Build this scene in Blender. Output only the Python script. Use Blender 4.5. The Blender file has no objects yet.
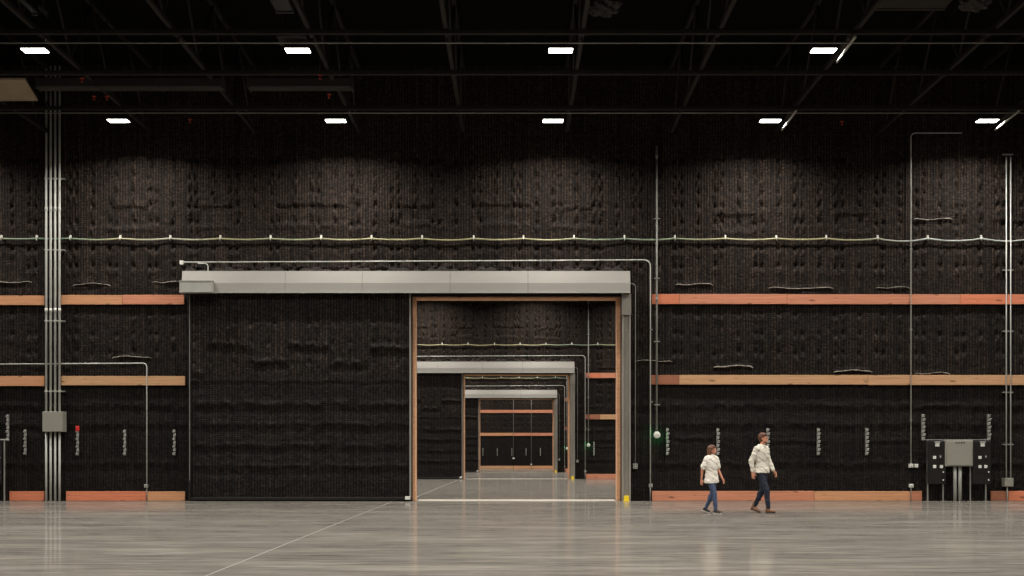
import bpy, bmesh, math, random
import numpy as np
from mathutils import Vector, Matrix

PI = math.pi
F = 1250.0          # focal length in pixels of the 1024 wide frame
VX, VY = 516.5, 456.0
H = 1.30            # camera height
D = [36.2, 70.5, 100.5, 127.2]   # distance of the four cross walls
C = bpy.context.scene.collection
rnd = random.Random(7)

def X(px, Y): return (px - VX) * Y / F
def Z(py, Y): return H + (VY - py) * Y / F

# ------------------------------------------------------------------ materials
def lin(c):
    return tuple(((v / 255) / 12.92 if v / 255 <= .04045 else ((v / 255 + .055) / 1.055) ** 2.4) for v in c)

def new_mat(name):
    m = bpy.data.materials.new(name); m.use_nodes = True
    nt = m.node_tree
    return m, nt, nt.nodes['Principled BSDF']

def noise(nt, scale=(1, 1, 1), s=5, detail=3, rough=.5, coord='Object'):
    tc = nt.nodes.new('ShaderNodeTexCoord'); mp = nt.nodes.new('ShaderNodeMapping')
    mp.inputs['Scale'].default_value = scale
    nt.links.new(tc.outputs[coord], mp.inputs['Vector'])
    n = nt.nodes.new('ShaderNodeTexNoise'); n.inputs['Scale'].default_value = s
    n.inputs['Detail'].default_value = detail; n.inputs['Roughness'].default_value = rough
    nt.links.new(mp.outputs['Vector'], n.inputs['Vector'])
    return n.outputs['Fac']

def ramp(nt, fac, stops):
    r = nt.nodes.new('ShaderNodeValToRGB')
    while len(r.color_ramp.elements) < len(stops): r.color_ramp.elements.new(.5)
    for e, (p, c) in zip(r.color_ramp.elements, stops):
        e.position = p; e.color = (c[0], c[1], c[2], 1)
    nt.links.new(fac, r.inputs['Fac'])
    return r.outputs['Color']

def bump(nt, bsdf, h, strength=.3, dist=.02):
    b = nt.nodes.new('ShaderNodeBump'); b.inputs['Strength'].default_value = strength
    b.inputs['Distance'].default_value = dist
    nt.links.new(h, b.inputs['Height']); nt.links.new(b.outputs['Normal'], bsdf.inputs['Normal'])

def mixc(nt, fac, a, b, mode='MIX'):
    m = nt.nodes.new('ShaderNodeMix'); m.data_type = 'RGBA'; m.blend_type = mode
    for s, v in ((m.inputs[0], fac), (m.inputs[6], a), (m.inputs[7], b)):
        if isinstance(v, (int, float)): s.default_value = v
        elif isinstance(v, tuple): s.default_value = (v[0], v[1], v[2], 1)
        else: nt.links.new(v, s)
    return m.outputs[2]

def mathn(nt, op, a, b=None):
    m = nt.nodes.new('ShaderNodeMath'); m.operation = op
    for s, v in ((m.inputs[0], a), (m.inputs[1], b)):
        if v is None: continue
        if isinstance(v, (int, float)): s.default_value = v
        else: nt.links.new(v, s)
    return m.outputs[0]

def paint(name, rgb, rough=.5, metal=0.0, var=.12, s=6, spec=.5, scale=(1, 1, 1)):
    m, nt, b = new_mat(name)
    c = lin(rgb)
    f = noise(nt, scale, s, 4)
    col = ramp(nt, f, [(.3, tuple(v * (1 - var) for v in c)), (.7, tuple(min(1, v * (1 + var)) for v in c))])
    nt.links.new(col, b.inputs['Base Color'])
    b.inputs['Roughness'].default_value = rough; b.inputs['Metallic'].default_value = metal
    b.inputs['Specular IOR Level'].default_value = spec
    return m

def glow(name, rgb, strength):
    m = bpy.data.materials.new(name); m.use_nodes = True; nt = m.node_tree
    nt.nodes.remove(nt.nodes['Principled BSDF'])
    e = nt.nodes.new('ShaderNodeEmission'); e.inputs['Color'].default_value = (*rgb, 1)
    e.inputs['Strength'].default_value = strength
    nt.links.new(e.outputs[0], nt.nodes['Material Output'].inputs['Surface'])
    return m

def insulation(name, lo, hi, fleck):
    """ribbed facing: rib shading put into the colour, brown crests over black troughs; black cloth below the rails"""
    m, nt, b = new_mat(name)
    tc = nt.nodes.new('ShaderNodeTexCoord'); sp = nt.nodes.new('ShaderNodeSeparateXYZ')
    nt.links.new(tc.outputs['Object'], sp.inputs[0])
    stripes = noise(nt, (11, 1, .25), 1.0, 2)             # tone changes from rib to rib
    blot = noise(nt, (1, 1, 1), .55, 3)
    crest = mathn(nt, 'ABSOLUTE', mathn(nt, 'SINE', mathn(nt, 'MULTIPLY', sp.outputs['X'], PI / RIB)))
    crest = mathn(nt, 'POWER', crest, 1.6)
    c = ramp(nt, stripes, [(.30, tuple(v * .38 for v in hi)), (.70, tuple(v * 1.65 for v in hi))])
    c = mixc(nt, crest, tuple(v * .55 for v in lo), c)  # shade between the ribs painted in as darker troughs
    c = mixc(nt, mathn(nt, 'MULTIPLY', blot, .6), c, lo)
    fl = noise(nt, (10, 1, 17), 1.0, 3, .75)              # the facing's loose fibres and mesh
    c = mixc(nt, 1.0, c, ramp(nt, fl, [(.42, (.28, .28, .28)), (.60, (1.35, 1.35, 1.35))]), 'MULTIPLY')
    c2 = ramp(nt, fl, [(.62, (0, 0, 0)), (.76, fleck)])
    c = mixc(nt, 1.0, c, c2, 'ADD')
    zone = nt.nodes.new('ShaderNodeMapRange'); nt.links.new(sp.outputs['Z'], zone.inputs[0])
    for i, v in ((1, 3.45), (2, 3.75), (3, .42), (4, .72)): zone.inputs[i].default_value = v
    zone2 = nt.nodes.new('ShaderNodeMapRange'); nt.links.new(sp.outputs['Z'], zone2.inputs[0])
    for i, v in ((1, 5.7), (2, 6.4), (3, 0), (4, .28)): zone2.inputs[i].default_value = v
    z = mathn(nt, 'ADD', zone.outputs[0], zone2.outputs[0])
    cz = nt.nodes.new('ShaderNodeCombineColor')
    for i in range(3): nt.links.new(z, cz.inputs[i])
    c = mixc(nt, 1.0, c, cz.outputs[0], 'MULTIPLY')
    nt.links.new(c, b.inputs['Base Color'])
    b.inputs['Roughness'].default_value = .7; b.inputs['Specular IOR Level'].default_value = .18
    wires = mathn(nt, 'SINE', mathn(nt, 'MULTIPLY', sp.outputs['Z'], 2 * PI / .054))
    hgt = mathn(nt, 'ADD', mathn(nt, 'MULTIPLY', wires, .12), mathn(nt, 'MULTIPLY', fl, 1.8))
    bump(nt, b, hgt, .6, .02)
    return m

def lumber(name, rgb):
    m, nt, b = new_mat(name)
    c = lin(rgb)
    g = noise(nt, (.6, 4, 14), 2.2, 5, .6)
    col = ramp(nt, g, [(.3, tuple(v * .74 for v in c)), (.55, c), (.75, tuple(min(1, v * 1.18) for v in c))])
    k = noise(nt, (1.3, 2, 5.5), 2.4, 1)
    kn = ramp(nt, k, [(.70, (0, 0, 0)), (.76, (1, 1, 1))])
    col = mixc(nt, mathn(nt, 'MULTIPLY', kn, .8), col, tuple(v * .22 for v in c))
    w = noise(nt, (.35, 1, 1), 1.1, 2)
    col = mixc(nt, mathn(nt, 'MULTIPLY', w, .35), col, (c[0] * 1.0, c[1] * .80, c[2] * .74))
    nt.links.new(col, b.inputs['Base Color'])
    b.inputs['Roughness'].default_value = .7
    b.inputs['Specular IOR Level'].default_value = .25
    bump(nt, b, g, .2, .01)
    return m

RIB = .081
M = {}
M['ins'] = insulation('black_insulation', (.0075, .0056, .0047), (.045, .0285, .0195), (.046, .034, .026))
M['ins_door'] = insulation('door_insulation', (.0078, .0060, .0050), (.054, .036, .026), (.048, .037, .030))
M['foam'] = paint('torn_insulation', (36, 30, 26), .9, 0, .5, 9)
M['wood_warm'] = lumber('fir_warm', (206, 152, 112))
M['wood_pink'] = lumber('fir_pink', (204, 138, 108))
M['wood_pale'] = lumber('fir_pale', (200, 158, 118))
M['wood_red'] = lumber('fir_red', (216, 132, 98))
M['wood_brown'] = lumber('fir_brown', (160, 106, 80))
M['wood_trim'] = lumber('fir_trim', (206, 160, 124))
M['galv'] = paint('galvanised_steel', (172, 172, 164), .45, .12, .10, 3)
M['conduit'] = paint('conduit_steel', (204, 204, 197), .42, .08, .08, 4)
M['conduit_dark'] = paint('weathered_conduit', (136, 135, 129), .5, .08, .1, 4)
M['hood'] = paint('hood_sheet', (164, 160, 153), .5, .15, .07, 1.2, scale=(.3, 1, 1))
M['cabinet'] = paint('cabinet_paint', (144, 142, 131), .5, 0, .04, 3)
M['column'] = paint('column_steel', (142, 137, 128), .55, .2, .15, 2, scale=(1, 1, .3))
M['black'] = paint('black_paint', (20, 18, 17), .6, 0, .2, 5, .3)
M['black_metal'] = paint('black_steel', (24, 21, 19), .55, 0, .25, 3, .3)
M['deck'] = paint('black_deck', (9, 8, 7), .9, 0, .2, 2, .1)
M['beam'] = paint('beam_paint', (36, 32, 30), .7, 0, .2, 2, .3)
M['duct'] = paint('dark_duct', (50, 48, 46), .6, .0, .15, 2, .3)
M['duct_pale'] = paint('pale_duct', (170, 152, 128), .6, 0, .1, 2, .3)
M['white'] = paint('white_plastic', (226, 224, 216), .45, 0, .03, 5)
M['steel_clip'] = paint('clip_steel', (168, 166, 160), .5, .2, .15, 12)
M['yellow'] = paint('yellow_guard', (245, 214, 20), .5, 0, .05, 5)
M['red'] = paint('red_paint', (200, 40, 36), .5, 0, .08, 5)
M['red_dark'] = paint('sprinkler_red', (190, 70, 44), .6, 0, .1, 5)
M['track'] = paint('worn_threshold', (170, 163, 150), .5, 0, .06, 2)
M['lamp'] = glow('lamp_diffuser', (1.0, .97, .92), 14.0)
M['green'] = glow('green_indicator', (.02, 1.0, .25), 26.0)

# striped cable: green, yellow and grey lengths
m, nt, b = new_mat('cable_jacket')
cf = noise(nt, (.12, 0, 0), 1.0, 1)
cc = ramp(nt, cf, [(.38, lin((128, 156, 136))), (.5, lin((176, 170, 128))), (.62, lin((168, 174, 168)))])
nt.links.new(cc, b.inputs['Base Color']); b.inputs['Roughness'].default_value = .5
M['cable'] = m

# polished concrete
m, nt, b = new_mat('polished_concrete')
n1 = noise(nt, (.22, .9, 1), 1.2, 7, .72)
n2 = noise(nt, (.6, 3.2, 1), 1.6, 6, .75)
n3 = noise(nt, (1, 1, 1), .16, 3, .5)
base = ramp(nt, n1, [(.32, lin((78, 75, 71))), (.5, lin((112, 107, 99))), (.66, lin((168, 161, 149)))])
base = mixc(nt, .55, base, ramp(nt, n2, [(.32, lin((76, 73, 69))), (.66, lin((158, 152, 144)))]))
base = mixc(nt, mathn(nt, 'MULTIPLY', n3, .35), base, lin((84, 80, 75)))
nt.links.new(base, b.inputs['Base Color'])
b.inputs['Roughness'].default_value = .9; b.inputs['Specular IOR Level'].default_value = 0
gl = nt.nodes.new('ShaderNodeBsdfGlossy')
rr = mathn(nt, 'ADD', mathn(nt, 'MULTIPLY', n2, .09), .035)
nt.links.new(rr, gl.inputs['Roughness'])
gl.inputs['Color'].default_value = (.95, .93, .9, 1)
fr = nt.nodes.new('ShaderNodeMixShader'); fr.inputs[0].default_value = .30
lw = nt.nodes.new('ShaderNodeLayerWeight'); lw.inputs['Blend'].default_value = .5
nt.links.new(mathn(nt, 'MULTIPLY', mathn(nt, 'POWER', lw.outputs['Facing'], 10.0), .54), fr.inputs[0])
nt.links.new(b.outputs[0], fr.inputs[1]); nt.links.new(gl.outputs[0], fr.inputs[2])
bp = nt.nodes.new('ShaderNodeBump'); bp.inputs['Strength'].default_value = .02; bp.inputs['Distance'].default_value = .01
nt.links.new(n2, bp.inputs['Height']); nt.links.new(bp.outputs[0], gl.inputs['Normal'])
nt.links.new(fr.outputs[0], nt.nodes['Material Output'].inputs['Surface'])
M['floor'] = m

# ------------------------------------------------------------------ mesh helpers
class MB:
    def __init__(s, o=(0, 0, 0)): s.bm = bmesh.new(); s.o = Vector(o)
    def box(s, x0, x1, y0, y1, z0, z1, bev=0):
        bm = s.bm; o = s.o
        v = [bm.verts.new(Vector(p) - o) for p in ((x0, y0, z0), (x1, y0, z0), (x1, y1, z0), (x0, y1, z0), (x0, y0, z1), (x1, y0, z1), (x1, y1, z1), (x0, y1, z1))]
        fs = [bm.faces.new([v[i] for i in q]) for q in ((0, 3, 2, 1), (4, 5, 6, 7), (0, 1, 5, 4), (1, 2, 6, 5), (2, 3, 7, 6), (3, 0, 4, 7))]
        if bev:
            es = {e for f in fs for e in f.edges}
            bmesh.ops.bevel(bm, geom=list(es), offset=bev, segments=1, affect='EDGES')
        return s
    def prism(s, prof, x0, x1):         # profile in Y,Z extruded along X
        bm = s.bm; o = s.o
        a = [bm.verts.new(Vector((x0, y, z)) - o) for y, z in prof]
        b = [bm.verts.new(Vector((x1, y, z)) - o) for y, z in prof]
        n = len(prof)
        bm.faces.new(a[::-1]); bm.faces.new(b)
        for i in range(n): bm.faces.new((a[i], a[(i + 1) % n], b[(i + 1) % n], b[i]))
        return s
    def tube(s, pts, r, seg=8, cap=True):
        pts = [Vector(p) for p in pts]; bm = s.bm; rings = []
        rs = r if isinstance(r, (list, tuple)) else [r] * len(pts)
        up = None
        for i, p in enumerate(pts):
            t = (pts[min(i + 1, len(pts) - 1)] - pts[max(i - 1, 0)]).normalized()
            if up is None: up = Vector((0, 0, 1)) if abs(t.z) < .9 else Vector((0, 1, 0))
            a = t.cross(up).normalized(); b2 = a.cross(t).normalized(); up = b2
            rings.append([bm.verts.new(p - s.o + (a * math.cos(2 * PI * k / seg) + b2 * math.sin(2 * PI * k / seg)) * rs[i]) for k in range(seg)])
        for i in range(len(rings) - 1):
            for k in range(seg):
                f = bm.faces.new((rings[i][k], rings[i][(k + 1) % seg], rings[i + 1][(k + 1) % seg], rings[i + 1][k])); f.smooth = True
        if cap: bm.faces.new(rings[0][::-1]); bm.faces.new(rings[-1])
        return s
    def build(s, name, mat, parent=None):
        bmesh.ops.recalc_face_normals(s.bm, faces=s.bm.faces)
        me = bpy.data.meshes.new(name); s.bm.to_mesh(me); s.bm.free()
        me.materials.append(mat)
        o = bpy.data.objects.new(name, me); o.location = s.o if parent is None else s.o
        C.objects.link(o)
        if parent is not None:
            o.parent = parent; o.location = s.o - parent.location
        return o

TOP = []           # things made while a wall is being built, so later walls can copy them
def tag(o, label=None, cat=None, group=None, kind=None):
    if label: o['label'] = label
    if cat: o['category'] = cat
    if group: o['group'] = group
    if kind: o['kind'] = kind
    TOP.append(o)
    return o
def empty(name, loc):
    e = bpy.data.objects.new(name, None); e.location = loc; e.empty_display_size = .1
    C.objects.link(e); return e
def kids(o): return [c for c in bpy.data.objects if c.parent == o]
def copy_tree(o, off=(0, 0, 0), parent=None, km=None):
    c = o.copy(); C.objects.link(c); c.parent = parent
    if parent is None: c.location = o.location + Vector(off)
    for ch in (km[o.name] if km is not None else kids(o)):
        copy_tree(ch, (0, 0, 0), c, km)
    return c
def arc(p, c, q, n=6):   # rounded corner from p through corner c to q (quadratic)
    p, c, q = Vector(p), Vector(c), Vector(q)
    return [p * (1 - t) ** 2 + c * 2 * t * (1 - t) + q * t * t for t in [i / n for i in range(n + 1)]]

# ------------------------------------------------------------------ quilted insulation surfaces
def vnoise(x, z, seed):
    r = np.random.RandomState(seed); g = r.rand(256, 256)
    xi = np.floor(x).astype(int); zi = np.floor(z).astype(int); fx = x - xi; fz = z - zi
    fx = fx * fx * (3 - 2 * fx); fz = fz * fz * (3 - 2 * fz)
    a = g[xi % 256, zi % 256]; b = g[(xi + 1) % 256, zi % 256]; c = g[xi % 256, (zi + 1) % 256]; d = g[(xi + 1) % 256, (zi + 1) % 256]
    return (a * (1 - fx) + b * fx) * (1 - fz) + (c * (1 - fx) + d * fx) * fz - .5

RIB = .081
def quilt(x, z, pins, folds, seed=3, low=3.35):
    """outward bulge (metres) of the blanket at x, z"""
    lowz = np.clip((low - z) / .3, 0, 1)
    rib = np.abs(np.sin(PI * x / RIB)) ** .8
    amp = .030 * (1 - .45 * lowz) * (.8 + .7 * vnoise(x * .6, z * .35, seed + 4))
    d = rib * amp - .045
    d += .035 * vnoise(x * .9, z * .8, seed) + .016 * vnoise(x * 4, z * 5, seed + 1)
    d += .012 * vnoise(x * 14, z * 16, seed + 2) * (1 + lowz * .3)
    for zp in pins['rows']:
        zz = z - zp
        pa = pins.get('amp', 1.0) * (1.0 if zp > 6.3 else .62)
        near = np.abs(zz) < .45
        if not near.any(): continue
        ph = (x / 1.17) % 1.0
        for off in (.085, .5, .915):
            k = np.floor(x / 1.17)
            jig = (vnoise(k * 3.7 + off * 11, np.full_like(x, zp * 5.1), seed + 7)) * .10
            dx = (ph - off) * 1.17 + jig * .4
            dz = zz + jig * 1.2
            keep = (vnoise(k * 5.3 + off * 31, np.full_like(x, zp * 9.7), seed + 8) > -.28)
            d -= np.where(keep, pa * .10 * np.exp(-(dx / .055) ** 2 - ((dz) / .07) ** 2), 0)
            d += np.where(keep, pa * .065 * np.exp(-(dx / .045) ** 2 - ((dz + .19) / .09) ** 2), 0)
    for (x0, x1, zc, hh, a, kind) in folds:
        w = np.clip((x - x0) / .12, 0, 1) * np.clip((x1 - x) / .12, 0, 1)
        wob = zc + .07 * vnoise(x * 3.1, np.zeros_like(x), int(abs(x0) * 7) % 50 + 2)
        if kind == 'ridge':
            hh = max(hh, .042); a = a * .75
            d += w * a * np.exp(-((z - wob) / hh) ** 2)
            d -= w * a * .7 * np.exp(-((z - wob + 1.9 * hh) / (hh * 1.1)) ** 2)
        elif kind == 'ruck':                        # a lumpy gathered fold
            d += w * a * (1 + 2.4 * vnoise(x * 7, z * 8, 21)) * np.exp(-((z - wob) / hh) ** 2)
            d -= w * a * .8 * (1 + vnoise(x * 6, z * 3, 22)) * np.exp(-((z - wob + .22) / .10) ** 2)
        elif kind == 'pocket':                      # sunk rectangle with a lip above
            inside = np.clip((zc - z) / .05, 0, 1) * np.clip((z - (zc - hh)) / .08, 0, 1)
            d -= w * a * inside
            d += w * .04 * np.exp(-((z - wob - .02) / .035) ** 2)
            d += w * .03 * np.exp(-((z - (zc - hh) + .05) / .05) ** 2)
    return d

def grid_mesh(name, patches, yf, pins, folds, mat, extra=None, seed=3, step_x=RIB / 4, step_z=.055):
    V = []; Fc = []; base = 0
    for (x0, x1, z0, z1) in patches:
        nx = max(2, int(round((x1 - x0) / step_x)) + 1); nz = max(2, int(round((z1 - z0) / step_z)) + 1)
        xs = np.linspace(x0, x1, nx); zs = np.linspace(z0, z1, nz)
        gx, gz = np.meshgrid(xs, zs)
        dd = quilt(gx, gz, pins, folds, seed)
        v = np.stack([gx.ravel(), (yf - dd).ravel(), gz.ravel()], 1)
        i = np.arange(nx * nz).reshape(nz, nx)
        f = np.stack([i[:-1, :-1].ravel(), i[:-1, 1:].ravel(), i[1:, 1:].ravel(), i[1:, :-1].ravel()], 1) + base
        V.append(v); Fc.append(f); base += nx * nz
    nq = sum(len(f) for f in Fc)
    if extra:
        for (x0, x1, y0, y1, z0, z1) in extra:
            v = np.array([(x0, y0, z0), (x1, y0, z0), (x1, y1, z0), (x0, y1, z0), (x0, y0, z1), (x1, y0, z1), (x1, y1, z1), (x0, y1, z1)])
            f = np.array([(0, 3, 2, 1), (4, 5, 6, 7), (0, 1, 5, 4), (1, 2, 6, 5), (2, 3, 7, 6), (3, 0, 4, 7)]) + base
            V.append(v); Fc.append(f); base += 8
    V = np.concatenate(V); Fc = np.concatenate(Fc)
    me = bpy.data.meshes.new(name)
    me.vertices.add(len(V)); me.vertices.foreach_set('co', V.astype(np.float32).ravel())
    me.loops.add(Fc.size); me.loops.foreach_set('vertex_index', Fc.astype(np.int32).ravel())
    me.polygons.add(len(Fc)); me.polygons.foreach_set('loop_start', np.arange(0, Fc.size, 4, dtype=np.int32))
    sm = np.zeros(len(Fc), bool); sm[:nq] = True
    me.polygons.foreach_set('use_smooth', sm)
    me.update(calc_edges=True); me.validate()
    me.materials.append(mat)
    return me

D1 = D[0]
def zw(py): return Z(py, D1)
def xw(px): return X(px, D1)
OX0, OX1, OZ = xw(413), xw(620), zw(297)
WHT = 12.6
pins_rows = [zw(p) for p in (159, 175.5, 191.5, 206, 223, 248, 266, 313, 334, 352.5)]
folds_wall = [(xw(a), xw(b), zw(c), h, k, t) for a, b, c, h, k, t in (
    (108, 152, 206, .62, .045, 'pocket'), (190, 232, 205, .6, .03, 'pocket'), (274, 350, 204.5, .55, .035, 'pocket'),
    (396, 437, 205, .5, .05, 'pocket'), (473, 532, 204, .55, .035, 'pocket'), (553, 594, 208, .5, .035, 'pocket'),
    (715, 758, 214, .5, .035, 'pocket'), (835, 872, 214, .5, .03, 'pocket'), (990, 1060, 220, .5, .03, 'pocket'),
    (913, 954, 219.5, .02, .05, 'ridge'), (28, 72, 217, .025, .04, 'ridge'),
    (-10, 32, 282.5, .02, .05, 'ridge'), (73, 111, 284, .02, .06, 'ridge'), (152, 181, 282.5, .02, .05, 'ridge'),
    (674, 714, 284.5, .022, .07, 'ridge'), (768, 834, 288, .022, .07, 'ridge'), (875, 911, 288, .022, .06, 'ridge'),
    (112, 152, 357, .022, .06, 'ridge'), (32, 72, 368, .022, .06, 'ridge'), (713, 754, 366.5, .024, .09, 'ridge'),
    (833, 872, 371, .024, .08, 'ridge'), (914, 952, 373.5, .022, .06, 'ridge'), (634, 674, 361, .03, .05, 'ridge'),
    (914, 950, 406.5, .03, .06, 'ridge'), (672, 714, 438.5, .02, .04, 'ridge'), (770, 830, 441, .018, .04, 'ridge'), (870, 912, 440.5, .018, .04, 'ridge'),
    (-20, 1060, 405, .07, .022, 'ruck'), (-20, 1060, 424, .06, .02, 'ruck'), (-20, 1060, 463, .06, .02, 'ruck'),
    (183, 632, 268.5, .09, .06, 'ruck'))]
XL, XRR = -19.2, 19.2
def panel_edge(px): return xw(px)
grid_patches = [(XL, OX0, 0, 10.6), (OX1, XRR, 0, 10.6), (OX0, OX1, OZ, 10.6)]
body = [(XL, OX0, D1 + .24, D1 + .55, 0, 10.6), (OX1, XRR, D1 + .24, D1 + .55, 0, 10.6), (OX0, OX1, D1 + .24, D1 + .55, OZ, 10.6),
        (XL, XRR, D1, D1 + .55, 10.6, WHT)]
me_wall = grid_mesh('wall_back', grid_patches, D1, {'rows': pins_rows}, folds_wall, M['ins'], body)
wall = bpy.data.objects.new('wall_back', me_wall); C.objects.link(wall); wall['kind'] = 'structure'
wall['label'] = 'tall black quilted insulation wall with a doorway, nearest of the cross walls'
for k in (1, 2):
    w = wall.copy(); C.objects.link(w); w.location.y = D[k] - D1
    w['label'] = ('black quilted insulation wall seen through the nearest doorway', 'black quilted insulation wall seen through two doorways')[k - 1]
# last wall has no opening in view
me_end = grid_mesh('wall_end', [(-14, 14, 0, 10.6)], D[3], {'rows': pins_rows}, [], M['ins'], [(XL, XRR, D[3] + .1, D[3] + .5, 0, WHT)], seed=12, step_x=RIB / 2, step_z=.09)
we = bpy.data.objects.new('wall_end', me_end); C.objects.link(we); we['kind'] = 'structure'
we['label'] = 'farthest black wall crossed by orange boards'

# folded seam edges on the nearest wall; pale colour imitates light on them
M['seam'] = paint('lit_seam_edge', (150, 142, 132), .7, 0, .35, 30)
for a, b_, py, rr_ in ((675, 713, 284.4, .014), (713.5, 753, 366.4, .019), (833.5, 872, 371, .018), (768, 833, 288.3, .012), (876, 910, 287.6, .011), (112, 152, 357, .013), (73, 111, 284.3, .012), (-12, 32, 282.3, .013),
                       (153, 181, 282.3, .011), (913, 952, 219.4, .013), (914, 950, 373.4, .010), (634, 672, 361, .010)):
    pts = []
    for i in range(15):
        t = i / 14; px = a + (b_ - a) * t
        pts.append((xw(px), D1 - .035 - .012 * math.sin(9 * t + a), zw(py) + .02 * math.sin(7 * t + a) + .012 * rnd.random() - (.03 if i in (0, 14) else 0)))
    o = MB((pts[0][0], D1, pts[0][2])).tube(pts, [rr_ * (.6 + .6 * rnd.random()) for _ in pts], 6).build('lit_seam_edge', M['seam'])
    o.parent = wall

# ------------------------------------------------------------------ shell
def struct(o, label):
    o['kind'] = 'structure'; o['label'] = label; return o
struct(MB().box(-19.4, 19.4, -9, 128, -.3, 0).build('floor', M['floor']), 'polished grey concrete floor')
struct(MB().box(-19.4, 19.4, -9, 128, WHT, WHT + .3).build('ceiling', M['deck']), 'black roof deck')
for s, nm in ((-1, 'wall_left'), (1, 'wall_right')):
    mb = MB()
    n = 700; prof = []
    xi = s * 19.2
    for i in range(460):
        y = -9 + i * .3
        a = xi - s * (.05 if i % 2 else 0)
        prof.append((a, y))
    for i in range(len(prof) - 1):
        (x0, y0), (x1, y1) = prof[i], prof[i + 1]
        if y1 > 128: break
        q = [mb.bm.verts.new(p) for p in ((x0, y0, 0), (x1, y1, 0), (x1, y1, WHT), (x0, y0, WHT))]
        mb.bm.faces.new(q)
    mb.box(xi if s > 0 else xi - .2, xi + .2 if s > 0 else xi, -9, 128, 0, WHT)
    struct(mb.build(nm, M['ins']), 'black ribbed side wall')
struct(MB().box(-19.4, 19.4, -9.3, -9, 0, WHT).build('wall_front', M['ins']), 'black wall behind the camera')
# pale joints sawn or filled in the slab
tm = MB((0, 20, 0)); qv = [tm.bm.verts.new(Vector(p) - tm.o) for p in ((-3.285, 2, .002), (-3.265, 2, .002), (-3.52, 35.6, .002), (-3.56, 35.6, .002))]; tm.bm.faces.new(qv)
M['joint'] = paint('joint_filler', (122, 117, 109), .7, 0, .05, 2)
struct(tm.build('trim_1', M['joint']), 'pale diagonal joint line in the concrete floor')
for nm, a in ( ('trim_2', (-3.2, -3.15, 37.3, 69.8)), ('trim_3', (-19, 19, 35.55, 35.66))):
    mt = M['joint']
    struct(MB().box(a[0], a[1], a[2], a[3], 0, .002).build(nm, mt), 'pale joint line in the concrete floor')
k = 4
for d in D[:3]:
    o = MB((0, d, 0)).box(OX0 + .1, OX1 - .1, d - .1, d + 1.05, 0, .006).build('trim_%d' % k, M['track']); k += 1
    struct(o, 'pale worn threshold strip across the doorway')

# ------------------------------------------------------------------ things on a cross wall
TOP.clear()
FY = D1 - .03          # common front plane of the blanket tips
def board(px0, px1, py0, py1, mat, label, group, Y=None, th=.045):
    y1 = FY if Y is None else Y
    y0 = y1 - th
    x0, x1 = X(px0, y0), X(px1, y0)
    z0, z1 = Z(py1, y0), Z(py0, y0)
    o = MB(((x0 + x1) / 2, y1, z0)).box(x0, x1, y0, y1, max(z0, 0.002), z1, .006).build('timber_board', mat)
    return tag(o, label, 'board', group)
g1, g2, g3 = 'boards of the upper timber rail on the {W}', 'boards of the lower timber rail on the {W}', 'timber boards along the foot of the {W}'
board(-130, 44.3, 295.5, 305, M['wood_warm'], 'orange upper rail board left of the four grey conduits on the {W}', g1)
board(61, 122, 295, 304.5, M['wood_warm'], 'orange upper rail board just right of the four grey conduits on the {W}', g1)
board(122.4, 184, 294.8, 304.3, M['wood_pink'], 'pinkish upper rail board ending beside sliding door panel on the {W}', g1)
board(652, 679, 294, 304, M['wood_red'], 'short reddish upper rail board right of the doorway on the {W}', g1)
board(679.3, 787, 294, 304, M['wood_pink'], 'long pinkish upper rail board above the two walkers on the {W}', g1)
board(787.3, 960, 294.2, 304.2, M['wood_pink'], 'pink upper rail board crossed by the thin conduit on the {W}', g1)
board(960.3, 1160, 294.2, 304.2, M['wood_red'], 'reddish upper rail board behind the paired conduits on the {W}', g1)
board(-130, 44.3, 376, 386, M['wood_warm'], 'orange lower rail board left of the four grey conduits on the {W}', g2)
board(61, 185, 376, 385.3, M['wood_pale'], 'pale orange lower rail board between four conduits and sliding door panel on the {W}', g2)
board(651, 679, 375, 384.5, M['wood_brown'], 'short dark brown lower rail board right of the doorway on the {W}', g2)
board(679.3, 868, 375, 384.5, M['wood_pale'], 'long tan lower rail board above the two walkers on the {W}', g2)
board(868.3, 1160, 375, 385, M['wood_pale'], 'tan lower rail board crossing behind the paired conduits on the {W}', g2)
board(9.3, 44, 491.3, 501.2, M['wood_red'], 'short red orange floor-level board left of the four grey conduits on the {W}', g3)
board(66, 146, 491.3, 501.2, M['wood_red'], 'red orange floor-level board right of the four grey conduits on the {W}', g3)
board(147.2, 185, 491.5, 501.2, M['wood_warm'], 'short orange floor-level board beside sliding door panel on the {W}', g3)
board(652, 814, 491, 501.2, M['wood_pink'], 'long pinkish floor-level board behind the two walkers on the {W}', g3)
board(814.4, 910.5, 491.2, 501.2, M['wood_warm'], 'orange floor-level board left of the outlet conduit on the {W}', g3)
board(911.2, 922, 491, 501.2, M['wood_pink'], 'stub of orange board between outlet conduit and power rack on the {W}', g3)
board(991, 1006.5, 491, 501.2, M['wood_brown'], 'short brown floor-level board right of the power rack on the {W}', g3)
board(1008.5, 1160, 491, 501.2, M['wood_red'], 'orange floor-level board at the far right end of the {W}', g3)

def conduit(name, path, r, mat, label, cat='conduit', group=None, couplings=(), straps=(), sw=None):
    p0 = Vector(path[0])
    o = MB(p0).tube(path, r, 10).build(name, mat)
    tag(o, label, cat, group)
    for (x, y, z) in couplings:
        MB((x, y, z)).tube([(x, y, z - .06), (x, y, z + .06)], r * 1.28, 10).build('coupling', mat, o)
    for (x, y, z) in straps:
        w = sw or r * 2.3
        MB((x, y, z)).box(x - w, x + w, y - r - .012, y + .03, z - .014, z + .014, .004).build('strap', M['conduit_dark'], o)
    return o

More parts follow.
